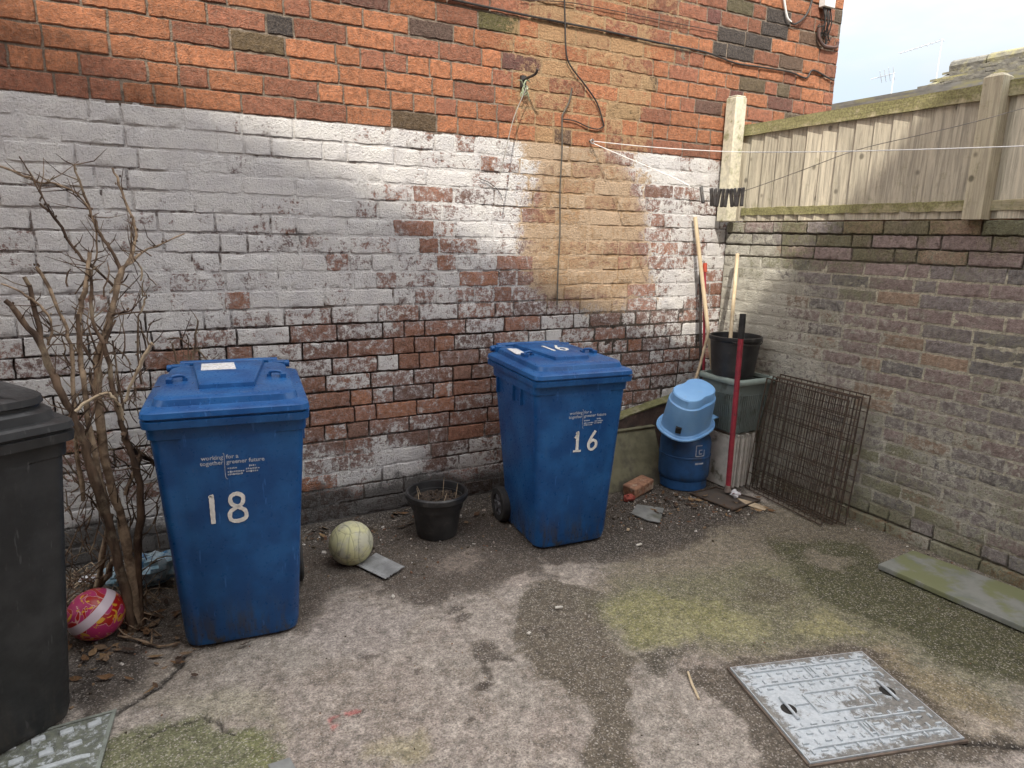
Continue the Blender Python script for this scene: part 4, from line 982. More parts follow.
# the dirt needs a finer sheet: brown film over the lower right of the plate
fattr(ob, 'dirt', np.clip(.10+.45*sstep(-.05, .28, dx-.1)*sstep(.15, -.05, dy)*sstep(-.46, -.3, dy) - .1*(co_[:, 2] > .0105), 0, 1))
gN = 40; g2 = MB(); g2.v = [((i/gN-.5)*W1*.99, (j/gN-.5)*H1*.99, .0084) for i in range(gN+1) for j in range(gN+1)]
g2.f = [(i*(gN+1)+j, (i+1)*(gN+1)+j, (i+1)*(gN+1)+j+1, i*(gN+1)+j+1) for i in range(gN) for j in range(gN)]
ob = g2.build('plate_face', MAT['cover'], t); cc = np.array(g2.v); dx, dy = cc[:, 0]/W1, cc[:, 1]/H1
fattr(ob, 'dirt', np.clip(.40+.55*sstep(-.35, .42, dx)*sstep(.40, -.15, dy-.25*dx)*sstep(-.52, -.30, dy)+.5*(sstep(.40, .49, np.maximum(np.abs(dx), np.abs(dy)))), 0, 1))
b = MB()
for x, y in ((-.36*W1, -.02*H1), (.36*W1, .02*H1)): 
    b = MB(); b.lathe([(.027, 0), (.026, .0016)], (x, y, .0086), 24); b.build('lifting_hole', MAT['recess'], t)
for x, y in ((-.36*W1, -.02*H1), (.36*W1, .02*H1)): 
    b = MB(); b.tube([(x+.002, y+.055, .013), (x-.001, y, .016), (x, y-.055, .013)], .005, 8); b.build('lifting_bar', MAT['cover'], t)
for ch in t.children:
    if 'dirt' not in ch.data.attributes: fattr(ch, 'dirt', np.full(len(ch.data.vertices), .2))
b = MB(); bw = .008
for cx, cy, sx, sy in ((0, H1/2+bw/2+.002, W1+2*bw, bw), (0, -H1/2-bw/2-.002, W1+2*bw, bw), (W1/2+bw/2+.002, 0, bw, H1), (-W1/2-bw/2-.002, 0, bw, H1)): b.box((cx, cy, -.001), (sx, sy, .010))
b.build('cover_frame', simple('rusty_frame', (.14, .105, .08), (.09, .07, .055), .85, sc=30), t, smooth=False)

a0, ax, ay = gp(117, 712), gp(85, 768)-gp(117, 712), gp(0, 745)-gp(117, 712)
ang2 = math.atan2(-ay.y, -ay.x)
t = thing('drain_cover', 'dirty iron drain cover with square raised pads beside the black bin', 'drain cover', (a0.x, a0.y, .006), ang2)
b = MB(); Wc, Hc = .62, .46; sk = .30                        # corner at the origin, plate runs to -x and -y (sheared like the photo's worn corner)
def cp2(u, v): return (-u + v*-.16, -v)
gN = 30; b.v = [(*cp2(.012+i/gN*Wc, .012+j/gN*Hc), .004) for i in range(gN+1) for j in range(gN+1)]; b.f = [(i*(gN+1)+j, (i+1)*(gN+1)+j, (i+1)*(gN+1)+j+1, i*(gN+1)+j+1) for i in range(gN) for j in range(gN)]
ob = b.build('plate', MAT['cover2'], t); fattr(ob, 'dirt', np.full(len(b.v), .90))
b = MB()
for i in range(8):
    for j in range(6):
        if j == 2: continue
        u, v = .055+i*.075+(j % 2)*.037, .045+j*.075; x, y = cp2(u, v); b.box((x, y, .0065), (.040, .024, .008), Matrix.Rotation(R_(8), 3, 'Z'), .85)
x, y = cp2(.31, .19); b.box((x, y, .0065), (.55, .018, .007), None, .9)
ob = b.build('raised_pads', MAT['cover2'], t, bevel=.002); fattr(ob, 'dirt', np.full(len(b.v), .12))
b = MB(); e = .012
b.prism([(*cp2(0, 0), 0), (*cp2(0, Hc+.03), 0), (*cp2(e, Hc+.03), 0), (*cp2(e, 0), 0)], (0, 0, .007)); b.prism([(*cp2(0, 0), 0), (*cp2(e, e*.8), 0), (*cp2(Wc+.03, e*.8), 0), (*cp2(Wc+.03, 0), 0)], (0, 0, .0068))
b.build('cover_frame', simple('bare_iron_edge', (.20, .22, .19), (.12, .13, .11), .7, sc=30), t, smooth=False)

P = [gp(878, 564, .03), gp(913, 550, .03), gp(1024, 590, .03), gp(1075, 610, .03), gp(1095, 650, .03), gp(1024, 627, .03), gp(945, 593, .03)]
P = [Vector(p) for p in P]
for q in P: q.x = min(q.x, XR-.03)
b = MB(); b.prism([p-Vector((0, 0, .026)) for p in P], (0, 0, .026)); tag(b.build('stone_slab', MAT['slab'], org=(3.35, 1.5, 0), smooth=False, bevel=.004), 'long grey-green paving slab lying at the foot of the brick wall', 'slab')

# ------------------------------------------------------------------ the corner pile
b = MB(); n_ = 24
lo, hi = wp(600, 428, 3.40), wp(668, 398, 3.40)
secs = []
for i in range(n_+1):
    s = i/n_; x = 2.30+(3.25-2.30)*s; zt_ = .355+(.535-.355)*s+random.uniform(-.004, .004)
    secs.append([(x, 3.395, .0), (x, 3.470, .0), (x, 3.470, zt_+.004), (x, 3.395+random.uniform(-.004, .004), zt_-.006)])
t = thing('brick_plinth', 'low brown plinth with a green mossy top against the house wall', 'plinth', (2.7, 3.43, 0))
b.loft(secs); b.build('plinth_body', MAT['plinth'], t, org=t.location, smooth=False)
b = MB(); secs = []
for i in range(n_+1):
    s = i/n_; x = 2.30+(3.25-2.30)*s; zt_ = .355+(.535-.355)*s
    secs.append([(x, 3.388+random.uniform(-.004, .004), zt_-.002), (x, 3.472, zt_+.006), (x, 3.472, zt_+.014+random.uniform(-.003, .003)), (x, 3.388+random.uniform(-.004, .004), zt_+.008)])
b.loft(secs); b.build('mossy_top', MAT['mossy'], t, org=t.location, smooth=False)
b = MB(); A_, B_ = Vector((2.20, 3.215, .0)), Vector((2.93, 3.215, .0)); C_, D_ = Vector((2.93, 3.372, .345)), Vector((2.20, 3.372, .345)); nv = Vector((0, .03, .012))
b.prism([A_, B_, C_, D_], nv); b.box((2.565, 3.377, .350), (.73, .034, .006))
tag(b.build('leaning_board', MAT['olive'], org=(2.56, 3.3, 0), smooth=False), 'wide olive-brown board leaning on the plinth between bin 16 and the gas bottle', 'board')
# gas bottle
GC = Vector((3.020, 3.160, 0)); t = thing('gas_bottle', 'squat dark blue steel gas bottle standing under the upturned basin', 'gas bottle', GC)
b = MB(); b.lathe([(.145, .055), (.160, .075), (.163, .10), (.163, .214), (.166, .217), (.166, .225), (.163, .228), (.163, .30), (.155, .335), (.13, .365), (.09, .385), (.05, .392)], (0, 0, 0), 48); b.build('cylinder', MAT['gas'], t)
b = MB(); rs = []
b.lathe([(.146, .0), (.152, .004), (.152, .058), (.146, .062)], (0, 0, 0), 48, True, True); b.build('foot_ring', MAT['gas'], t)
b = MB(); b.lathe([(.164, 0), (.1645, .003)], (0, 0, .2195), 48, False, False); b.build('weld_band', simple('scuffed_band', (.13, .22, .33), (.07, .14, .24), .6, sc=60), t)
# framed mark low-relief on the side: a square outline with a smaller outline inside
b = MB()
mk = math.atan2(-GC.y+.0, -GC.x) + .62
def cyl(u, z, r=.1642): a = mk+u/.163; return Vector((r*math.cos(a), r*math.sin(a), z))
def stroke(u0, z0, u1, z1, w=.006):
    n = max(2, int(abs(u1-u0)/.01)+1)
    for i in range(n):
        s0, s1 = i/n, (i+1)/n; ua, ub, za, zb = u0+(u1-u0)*s0, u0+(u1-u0)*s1, z0+(z1-z0)*s0, z0+(z1-z0)*s1
        if abs(u1-u0) > abs(z1-z0): b.add([cyl(ua, za-w/2), cyl(ub, zb-w/2), cyl(ub, zb+w/2), cyl(ua, za+w/2)], [(0, 1, 2, 3)])
        else: b.add([cyl(ua-w/2, za), cyl(ua+w/2, za), cyl(ub+w/2, zb), cyl(ub-w/2, zb)], [(0, 1, 2, 3)])
stroke(-.03, .24, .03, .24); stroke(-.03, .24, -.03, .31); stroke(-.03, .31, .012, .31); stroke(.03, .24, .03, .28); stroke(-.008, .255, .014, .255); stroke(-.008, .255, -.008, .28); stroke(-.008, .28, .014, .28)

b.build('printed_mark', MAT['print'], t, smooth=False); b = MB(); stroke(-.03, .19, -.008, .19, .012); stroke(-.007, .19, .03, .19, .010)
b.build('printed_mark', MAT['print'], t, smooth=False)
# upturned basin
t = thing('upturned_basin', 'light blue waisted plastic basin turned upside down on the gas bottle', 'basin', (2.955, 3.105, .425), rot=(R_(19), R_(-12), R_(8)))
def oval(a, bb, z, waist=0.0, n=48):
    s = []
    for k in range(n):
        th = 2*math.pi*k/n; c, s_ = math.cos(th), math.sin(th); e = 2.5
        x = a*abs(c)**(2/e)*(1 if c > 0 else -1); y = bb*abs(s_)**(2/e)*(1 if s_ > 0 else -1)
        y *= 1-waist*math.exp(-(x/(a*.30))**2)*(1 if y > 0 else .8); s.append(Vector((x, y, z)))
    return s
t.scale = (1.13, 1.13, 1.2)
b = MB(); b.loft([oval(.158, .118, .0), oval(.166, .127, .002), oval(.160, .122, .012), oval(.150, .112, .02), oval(.146, .109, .06), oval(.140, .104, .170, .03), oval(.138, .103, .178, .05), oval(.131, .097, .181, .06), oval(.129, .095, .184, .10), oval(.126, .092, .222, .16), oval(.120, .087, .228, .16), oval(.10, .068, .229, .16)], False, True)
b.build('basin_shell', MAT['basin'], t, sharp=40)
b = MB(); rim = [v*1 for v in oval(.168, .128, .006)]; b.tube(rim+[rim[0], rim[1]], .0075, 8); b.build('basin_rim', MAT['basin'], t)
b = MB(); b.box((-.135, -.050, .055), (.030, .030, .034), Matrix.Rotation(R_(40), 3, 'Z')); b.build('dark_patch', MAT['recess'], t, bevel=.002)
b = MB(); b.prism([(.150, -.055, -.005), (.225, -.06, -.012), (.215, -.015, -.012), (.160, .02, -.005)], (0, 0, .01)); b.build('pouring_lip', MAT['basin'], t, bevel=.003)
# white boards
for i in range(6):
    x = 3.225+i*.036; hh = .345+[0, .012, .006, .016, 0, .010][i]; y0 = 2.935+[0, .006, -.008, .004, .012, -.004][i]
    b = MB(); b.box((0, .15, hh/2), (.018, .30-.01*(i % 3), hh)); o = b.build('white_board', MAT['tile'], bevel=.002, smooth=False); o.location = (x, y0, .003); o.rotation_euler = (0, R_(1.5), R_(random.uniform(-2, 2)))
    tag(o, ['dirty white board at the open face of the stack under the planter', 'off-white board standing on edge in the middle of the stack under the planter', 'off-white board standing on edge in the middle of the stack under the planter', 'off-white board standing on edge in the middle of the stack under the planter', 'off-white board standing on edge in the middle of the stack under the planter', 'off-white board of the stack nearest the brick wall, behind the wire panels'][i], 'board', 'white boards under the planter')
# planter
t = thing('plastic_planter', 'grey-green square ribbed plastic planter standing on the white boards', 'planter', (3.345, 3.085, .368))
def sq(h, z, r=.02, hy=None):
    s = []; hy = hy or h
    for sx, sy, a0 in ((1, 1, 0), (-1, 1, 90), (-1, -1, 180), (1, -1, 270)):
        for k in range(4): a = R_(a0+k*30); s.append(Vector((sx*(h-r)+r*math.cos(a), sy*(hy-r)+r*math.sin(a), z)))
    return s
b = MB(); b.loft([sq(.118, 0, .02, .128), sq(.148, .325, .02, .165), sq(.140, .326, .02, .157), sq(.118, .06, .02, .128)], True, True)
for s_ in np.linspace(-.09, .09, 13):
    for fx, fy, ax in ((-1, 0, 'x'), (0, -1, 'y')):
        k0, k1 = .118, .140
        if ax == 'x': b.prism([(-.1195, s_-.004, .01), (-.1195, s_+.004, .01), (-.1425, s_*1.2+.004, .255), (-.1425, s_*1.2-.004, .255)], (-.009, 0, 0))
        else: b.prism([(s_-.004, -.1295, .01), (s_+.004, -.1295, .01), (s_*1.2+.004, -.157, .255), (s_*1.2-.004, -.157, .255)], (0, -.009, 0))
b.build('planter_body', MAT['planter'], t, sharp=30)
b = MB(); b.loft([sq(.152, .322, .025, .168), sq(.166, .326, .028, .182), sq(.170, .336, .028, .186), sq(.170, .352, .028, .186), sq(.164, .360, .028, .18), sq(.146, .360, .022, .163), sq(.143, .34, .022, .16)], False, False); b.build('planter_rim', simple('pale_planter_rim', (.27, .33, .30), (.22, .27, .25), .5, sc=9), t, sharp=40)
# black bucket
BC = Vector((3.305, 3.085, .728)); t = thing('black_bucket', 'black plastic bucket standing on the grey-green planter, holding poles', 'bucket', BC)
b = MB(); b.lathe([(.125, 0), (.131, .004), (.136, .05), (.155, .225), (.162, .230), (.166, .236), (.166, .255), (.160, .258), (.153, .255), (.149, .22), (.128, .02), (.0, .018)], (0, 0, 0), 44, True, False); b.build('bucket_shell', MAT['potplastic'], t)
b = MB(); b.tube(smooth_path([Vector((.164*math.cos(a), .164*math.sin(a), .243-.03*math.sin((a-3.6)/2.2*math.pi))) for a in np.linspace(3.6, 5.8, 8)], 3), .003, 6); b.build('handle', MAT['blackmetal'], t)
# tools and sticks
def pole(name, a, b_, r, mat, label, cat, ext=0.0, head=None, r2=None):
    mb = MB(); a, b_ = Vector(a), Vector(b_); d = (b_-a).normalized(); b2 = b_+d*ext; N = 7
    mb.tube([a.lerp(b2, i/(N-1)) for i in range(N)], [r+((r2 or r)-r)*i/(N-1) for i in range(N)], 12)
    return mb, a, b2
mb, a, b_ = pole('', wp(695, 217, 3.445), wp(708, 330, 3.325), .0165, None, '', '')
z0 = b_ + (b_-a).normalized()*0; d = (b_-a); b3 = a + d*((a.z-.01)/(-d.z)) if d.z < 0 else b_
mb = MB(); mb.tube([a.lerp(b3, i/7) for i in range(8)], .0135, 12); tag(mb.build('wooden_pole', MAT['pole'], org=(b3.x, b3.y, 0)), 'tall pale wooden pole leaning on the whitewashed wall, tallest in the corner', 'pole')
def tool(name, top, low, r, mat, label, cat, grip=None):
    a, bb = Vector(top), Vector(low); t = thing(name, label, cat, bb)
    mb = MB(); mb.tube([bb.lerp(a, i/6) for i in range(7)], r, 10); mb.build('shaft', mat, t, org=bb)
    if grip: 
        mb = MB(); d = (a-bb).normalized(); mb.tube([a-d*grip[0], a-d*grip[0]*.5, a], [r*grip[1], r*grip[1]*1.05, r*grip[1]*.95], 12); mb.build('grip', grip[2], t, org=bb)
    return t
tool('black_pole', wp(700.5, 268, 3.43), (3.30, 3.285, .02), .0095, MAT['blackmetal'], 'thin black metal pole leaning behind the bucket beside the wooden pole', 'pole', (.12, 1.15, MAT['rubber']))
tool('red_handled_tool', wp(705, 263, 3.40), (3.325, 3.295, .03), .009, MAT['red'], 'dark red tool with an orange-red grip leaning behind the bucket', 'tool', (.06, 1.6, MAT['redtool']))
tool('broom_stick', wp(737.5, 254, 3.30), (3.235, 3.06, .752), .0125, MAT['pole'], 'pale broom stick standing in the bucket, slanting to the brick wall', 'stick')
mb = MB(); P = smooth_path([wp(709, 330, 3.28), wp(705, 346, 3.27), wp(698, 372, 3.25), wp(690, 392, 3.24), wp(684, 412, 3.29), wp(680, 470, 3.34)], 3); mb.tube(P, .010, 9); P2 = [P[-1], Vector((P[-1].x, 3.35, .03))]; mb.tube(P2, .010, 9)
tag(mb.build('bent_stick', MAT['stick'], org=(P[-1].x, 3.34, .03)), 'short bent pale stick passing behind the light blue basin', 'stick')
# tall red-handled scoop
YS = 2.87; foot = wp(728, 487, YS); topp = wp(743, 314, YS); t = thing('long_handled_scoop', 'red upright pole with a black grip rising from a flat wire-edged scoop', 'scoop', (foot.x, foot.y, .01))
d = (topp-foot); g0 = foot+d*.135*6.2
mb = MB(); mb.tube([foot+Vector((0, 0, .0)), foot.lerp(topp, .45), foot.lerp(topp, .87)], .0165, 16); mb.build('pole', MAT['red'], t, org=t.location)
mb = MB(); mb.tube([foot.lerp(topp, .865), foot.lerp(topp, .93), topp], [.0185, .019, .0185], 16); mb.build('grip', MAT['rubber'], t, org=t.location)
mb = MB(); mb.tube([foot-Vector((0, 0, .03)), foot+Vector((0, 0, .012))], .021, 12); mb.tube([Vector((foot.x, foot.y, foot.z)), Vector((foot.x+.005, foot.y-.05, .012))], .006, 8)
mb.build('socket', simple('steel_socket', (.25, .2, .17), (.15, .12, .10), .6), t, org=t.location)
q = [gp(690, 493, .012), gp(733, 510, .012), gp(760, 500, .012), gp(716, 487, .012)]
mb = MB(); 
for i in range(4): mb.tube([q[i], q[(i+1) % 4]], .0055, 8)
mb.build('scoop_frame', MAT['rust'], t, org=t.location)
mb = MB(); mb.prism([p-Vector((0, 0, .008)) for p in q], (0, 0, .003)); mb.build('scoop_plate', simple('rusted_sheet', (.05, .042, .036), (.08, .06, .045), .8, sc=20), t, org=t.location, smooth=False)
p = gp(735, 499); crumple('paper_scrap', (p.x, p.y, .012), (.035, .028, .022), 12, MAT['scrap'], 'crumpled white paper scrap lying on the flat scoop', 'paper', .5)
flat('pale_splinter', ((735,497),(750,501),(768,507),(765,510),(748,505)), .010, .006, MAT['stick'], 'pale wood splinter on the ground before the wire panels', 'splinter')
# wire panels
def wire_panel(loc, rot, w, h, label, nv=14, nh=7):
    t = thing('wire_panel', label, 'wire panel', loc, group='rusty wire panels against the yard wall', rot=rot)
    mb = MB()
    P = [(0, 0, 0), (0, -w, 0), (0, -w, h), (0, 0, h)]
    for i in range(4): mb.tube([P[i], P[(i+1) % 4]], .0042, 8)
    mb.build('frame', MAT['rust'], t)
    mb = MB()
    for i in range(1, nv): y = -w*i/nv; mb.tube([(-.003, y, 0), (-.003+random.uniform(-.003, .003), y+random.uniform(-.003, .003), h*.5), (-.003, y, h)], .0025, 6)
    for i in range(1, nh): z = h*i/nh; mb.tube([(.001, 0, z), (.001+random.uniform(-.004, .004), -w*.5, z+random.uniform(-.004, .004)), (.001, -w, z)], .0026, 6)
    mb.build('grid', MAT['rust'], t); return t
wire_panel((3.325, 2.905, .012), (0, R_(7), R_(-6)), .625, .725, 'rusty black wire panel leaning foremost in the stack of panels', 15, 7)
wire_panel((3.365, 2.885, .012), (0, R_(6.5), R_(-4)), .625, .735, 'rusty black wire panel sandwiched between two other wire panels', 15, 7)
wire_panel((3.415, 2.855, .012), (0, R_(5), R_(-2)), .625, .75, 'rusty black wire panel rearmost in the stack, touching the brick wall', 15, 8)
wire_panel((3.390, 2.87, .012), (0, R_(6), R_(-3)), .61, .735, 'rusty black wire panel sandwiched between two other wire panels', 14, 6)

# ------------------------------------------------------------------ cables, hooks, lines
def cable(pts, r, mat, name, label, cat, k=4, n=7):
    P = smooth_path(pts, k); b = MB(); b.tube(P, r, n); c = P[len(P)//2]; return tag(b.build(name, mat, org=c), label, cat)
yc = YW-.010
cable([wp(a, b_, yc) for a, b_ in ((380,-18),(455,0),(510,12),(565,23),(610,32),(660,43),(705,52),(735,63),(760,67),(790,72),(806,78),(813,70),(830,79),(834,80))], .0058, MAT['cable'], 'wall_cable', 'long black cable slanting across the orange brick above the whitewash', 'cable')
cable([wp(a, b_, yc) for a, b_ in ((520,0),(565,2),(600,8),(660,20),(720,32))], .0022, MAT['cable'], 'thin_wire', 'thin dark wire crossing the orange brick at the top edge', 'wire')
cable([wp(a, b_, yc-.004) for a, b_ in ((564,-14),(565,20),(566,50),(570,65),(585,85),(597,103),(603,122),(604,126)) ], .0046, MAT['cable'], 'dangling_cable', 'black cable hanging from above and curving right at the sandy patch', 'cable')
cable([wp(a, b_, yc) for a, b_ in ((572,88),(569,102),(563,114),(562,120),(562,150),(560,190),(560,230),(558,270),(557,305))], .0048, simple('dark_grey_mark', (.05, .045, .04), (.10, .085, .065), .8, sc=40), 'dark_wall_line', 'thin dark line running straight down the sandy painted bricks', 'cable')  # thin dark tube laid on the wall as a vertical dark line
cable([wp(a, b_, yc) for a, b_ in ((563,119),(575,121),(588,127),(598,129),(604,126))], .0035, MAT['cable'], 'linking_wire', 'short dark looped wire joining the hanging cable and the dark line', 'wire')
cable([wp(a, b_, yc) for a, b_ in ((480,179),(488,182),(496,188),(502,196))], .002, MAT['cable'], 'stub_wire', 'short bit of wire sticking to the whitewash left of the dark line', 'wire')
# rope bracket
hk = wp(522, 82); t = thing('wall_bracket', 'dark iron bracket with pale rope wound round it on the orange brick', 'bracket', hk)
b = MB(); b.box((hk.x, YW-.012, hk.z), (.03, .02, .06)); arm = [hk, hk+Vector((.0, -.06, .01)), hk+Vector((.01, -.125, .018)), hk+Vector((.01, -.15, .04))]; b.tube(smooth_path(arm, 3), .007, 8); b.build('arm', MAT['blackmetal'], t, org=hk)
b = MB(); c = hk+Vector((.0, -.03, .0)); b.tube(smooth_path([c+Vector((.014*math.cos(a), .003*a-.03, -.010+.016*math.sin(a)-.004*a)) for a in np.linspace(0, 16, 40)], 1), .0036, 6)
for dx, dz in ((-.045, .03), (.03, -.07), (-.02, -.055), (.015, -.05)): b.tube([c+Vector((0, 0, -.03)), c+Vector((dx*.6, -.01, dz*.6-.02)), c+Vector((dx, -.005, dz-.03))], [.003, .0026, .0016], 5)
b.build('rope_coil', MAT['rope'], t, org=hk)
cable([hk+Vector((.0, -.06, -.03)), wp(516, 112, YW-.07), wp(511, 128, YW-.10), wp(507, 145, YW-.13), wp(500, 175, YW-.17)], .0026, MAT['greyline'], 'hanging_rope', 'pale frayed rope end hanging down from the iron bracket', 'rope')
# washing lines
hook = wp(589, 141); A2 = (hook.x, hook.y)
t = thing('line_hook', 'small metal hook in the wall at the top of the sandy paint', 'hook', hook)
b = MB(); b.tube([hook+Vector((0, .01, 0)), hook+Vector((0, -.03, 0))], .005, 8); b.tube([hook+Vector((.012*math.cos(a), -.035, .012*math.sin(a)-.006)) for a in np.linspace(.5, 6, 12)], .0035, 6); b.build('hook_ring', simple('steel_hook', (.3, .3, .3), (.2, .18, .16), .5, metal=.5), t, org=hook)
B1 = (3.40, .60); pts = [lp(px, py, A2, B1) for px, py in ((591,141),(650,147),(724,151.5),(800,152),(900,150),(1024,146),(1130,141))]
cable(pts, .0022, MAT['whiteline'], 'washing_line', 'taut white washing line running level from the hook across the fence', 'washing line', 5, 6)
B2 = (3.40, .90); pts = [lp(px, py, A2, B2) for px, py in ((590,142),(630,159),(672,177),(690,186),(705,191.5),(725,193),(745,190.5),(800,171),(857,150),(920,135),(974,122),(1024,108),(1100,86))]
cable(pts[:4], .0024, MAT['whiteline'], 'line_end', 'white line end slanting down from the hook towards the pegs', 'washing line')
P2 = smooth_path(pts[3:], 5); b = MB(); b.tube(P2, .0017, 6); tag(b.build('peg_line', MAT['greyline'], org=P2[0]), 'thin grey washing line with dark pegs, rising across the fence', 'washing line')
def peg(px, tilt, label, first=[None]):
    y_at = 186+5.5*min(1, (px-690)/15) if px < 705 else 191.5+1.5*math.sin((px-705)/40*math.pi)
    c = lp(px, y_at, A2, B2)
    if first[0] is None:
        t = thing('clothes_peg', label, 'clothes peg', c, 0, 'dark pegs on the washing line')
        for s in (-1, 1):
            mb = MB(); mb.prism([(s*.0015, -.006, .014), (s*.0085, -.006, .020), (s*.0065, -.006, -.02), (s*.0085, -.006, -.062), (s*.002, -.006, -.066), (s*.0012, -.006, -.02)], (0, .012, 0)); mb.build('jaw', MAT['peg'], t, bevel=.0012)
        mb = MB(); mb.tube([Vector((.008*math.cos(a), (a-3)*.0014, -.016+.008*math.sin(a))) for a in np.linspace(0, 6.28, 12)], .0013, 6); mb.build('spring', MAT['rust'], t)
        first[0] = t
    else:
        t = first[0].copy(); COL.objects.link(t); t['label'] = label
        for ch in first[0].children: c2 = ch.copy(); COL.objects.link(c2); c2.parent = t
    t.location = c; t.rotation_euler = (random.uniform(-.12, .12), tilt, random.uniform(.9, 1.5)); t.scale = (.95, 1.2, 1.1)
for i in range(9): peg(711.5+i*3.9, random.uniform(-.14, .16)+.08-.01*i, 'dark clothes peg in the tight row hanging before the concrete post')
peg(701.5, .32, 'dark clothes peg hanging alone left of the row of pegs')
# junction box and its cables at the house corner
jb = wp(824, 2); t = thing('junction_box', 'small white cable box high at the corner of the brick house', 'cable box', jb)
b = MB(); b.box((jb.x, YW-.028, jb.z+.03), (.105, .052, .15)); b.build('box', MAT['whitebox'], t, org=jb, bevel=.004)
b = MB(); rj = random.Random(2)
for i in range(9):
    a = Vector((jb.x-.04+i*.009, YW-.03, jb.z-.04)); m_ = a+Vector((rj.uniform(-.02, .03), -.01, -.06-rj.uniform(0, .05))); e = a+Vector((rj.uniform(-.02, .07), .015, -.12-rj.uniform(0, .10)))
    b.tube(smooth_path([a, m_, e, e+Vector((.03, .008, rj.uniform(-.02, .03)))], 4), .0042, 6)
b.build('cable_tails', MAT['cable'], t, org=jb)
cable([wp(a, b_, yc-.01) for a, b_ in ((819,28),(819,38),(823,45),(829,47),(836,47),(838,42))], .011, simple('dark_flap', (.06, .04, .035), (.1, .05, .04), .7), 'cable_loop', 'drooping dark cable loop under the white box at the house corner', 'cable')
cable([wp(a, b_, yc-.008) for a, b_ in ((782,-14),(784,0),(787,17),(791,22))], .008, MAT['whitebox'], 'white_conduit', 'short white conduit hanging at the top edge left of the white box', 'conduit')
cable([wp(a, b_, yc-.008) for a, b_ in ((788,19),(793,24),(799,22),(806,15),(811,4),(814,-12))], .0065, MAT['cable'], 'hanging_loop', 'black cable looping up from the white conduit to the box', 'cable')

# ------------------------------------------------------------------ beyond the fence
t = thing('lean_to', 'grey roofed lean-to building just beyond the fence, only its roof edge showing', 'building', (6.4, 3.0, 0))
b = MB(); b.box((6.65, 2.0, 1.38), (1.1, 7.4, 2.76)); b.build('wall', MAT['render'], t, org=t.location, smooth=False)
b = MB()
for i in range(4): b.prism([(6.0+i*.16, -1.8, 2.79+i*.052), (6.20+i*.16, -1.8, 2.82+i*.052), (6.20+i*.16, -1.8, 2.858+i*.052), (6.0+i*.16, -1.8, 2.835+i*.052)], (0, 7.9, 0))
b.prism([(6.5, -1.8, 2.93), (7.25, -1.8, 2.93), (7.25, -1.8, 2.96), (6.5, -1.8, 2.985)], (0, 7.9, 0))
ob = b.build('roof', simple('grey_roof_sheet', (.19, .19, .18), (.13, .13, .12), .85, sc=6, dirt=(.22, .21, .12), dsc=4), t, org=t.location, smooth=False)
t = thing('neighbour_house', 'house beyond the fence with a moss-covered tiled roof', 'house', (10.5, 3.0, 0))
yr = 5.10
b = MB(); b.box((9.2, yr-6.2, 1.5), (3.6, 12.0, 2.9)); b.build('wall', simple('far_brick', (.3, .16, .1), (.22, .12, .08), .9), t, org=t.location, smooth=False)
b = MB(); n_ = 12; xe, ze, xr_, zr_ = 7.3, 3.02, 8.6, 3.60
for i in range(n_):
    x0, x1 = xe+(xr_-xe)*i/n_, xe+(xr_-xe)*(i+1)/n_; z0, z1 = ze+(zr_-ze)*i/n_, ze+(zr_-ze)*(i+1)/n_
    for j in range(40):
        y0 = yr-.02-j*.30-(i % 2)*.15; dz = random.uniform(-.004, .006)
        b.prism([(x0, y0-.294, z0+dz), (x1+.05, y0-.294, z1-.004+dz), (x1+.05, y0-.294, z1+.010+dz), (x0, y0-.294, z0+.026+dz)], (0, .294, 0))
b.prism([(xe, yr-12.4, ze-.03), (xr_, yr-12.4, zr_-.03), (xr_, yr-12.4, zr_-.01), (xe, yr-12.4, ze-.008)], (0, 12.36, 0))
b.prism([(xr_, yr-12.4, zr_-.02), (11.0, yr-12.4, 2.9), (11.0, yr-12.4, 2.94), (xr_, yr-12.4, zr_+.03)], (0, 12.4, 0))
b.build('roof', MAT['rooftile'], t, org=t.location, smooth=False)
b = MB()
for i in range(30): b.tube([(xr_, yr-.01-i*.412, zr_+.012), (xr_, yr-.40-i*.412, zr_+.012)], [.085, .076], 10)
b.build('ridge_tiles', MAT['rooftile'], t, org=t.location)
t = thing('far_house', 'distant low house hidden beyond the fence, carrying the aerials', 'house', (18, 12, 0))
b = MB(); b.box((19, 12, 2.0), (4, 9, 4.0)); b.build('wall', simple('far_wall', (.4, .36, .3), (.3, .27, .23), .9), t, org=t.location, smooth=False)
b = MB(); b.prism([(16.8, 7.4, 3.9), (21.2, 7.4, 3.9), (19, 7.4, 4.9)], (0, 9.2, 0)); b.build('roof', MAT['darkroof'], t, org=t.location, smooth=False)
def aerial(name, px_base, px_top, x, label, elems, bl, ba):
    a, b_ = xp(*px_base, x), xp(*px_top, x); t = thing(name, label, 'aerial', (b_.x, b_.y, 4.6))
    mb = MB(); mb.tube([(b_.x, b_.y, 4.55), (b_.x, b_.y, b_.z)], .016, 8); mb.build('mast', MAT['aluminium'], t, org=t.location)
    mb = MB(); dv = Vector((-.15, .93, ba)).normalized(); c = b_-Vector((0, 0, .03))
    mb.tube([c-dv*.05*bl, c+dv*bl], .011, 6)
    side = dv.cross(Vector((0, 0, 1))).normalized(); up = Vector((0, 0, 1))
    for k in range(elems):
        q = c+dv*bl*(k/max(1, elems-1))*(.55 if bl < .9 else 1); L = .16-.008*k
        if bl < .9: mb.tube([q-up*L+side*.1, q+up*L-side*.1], .008, 5)
        else: mb.tube([q-side*L, q+side*L], .006, 5)
    mb.build('boom', MAT['aluminium'], t, org=t.location); return t
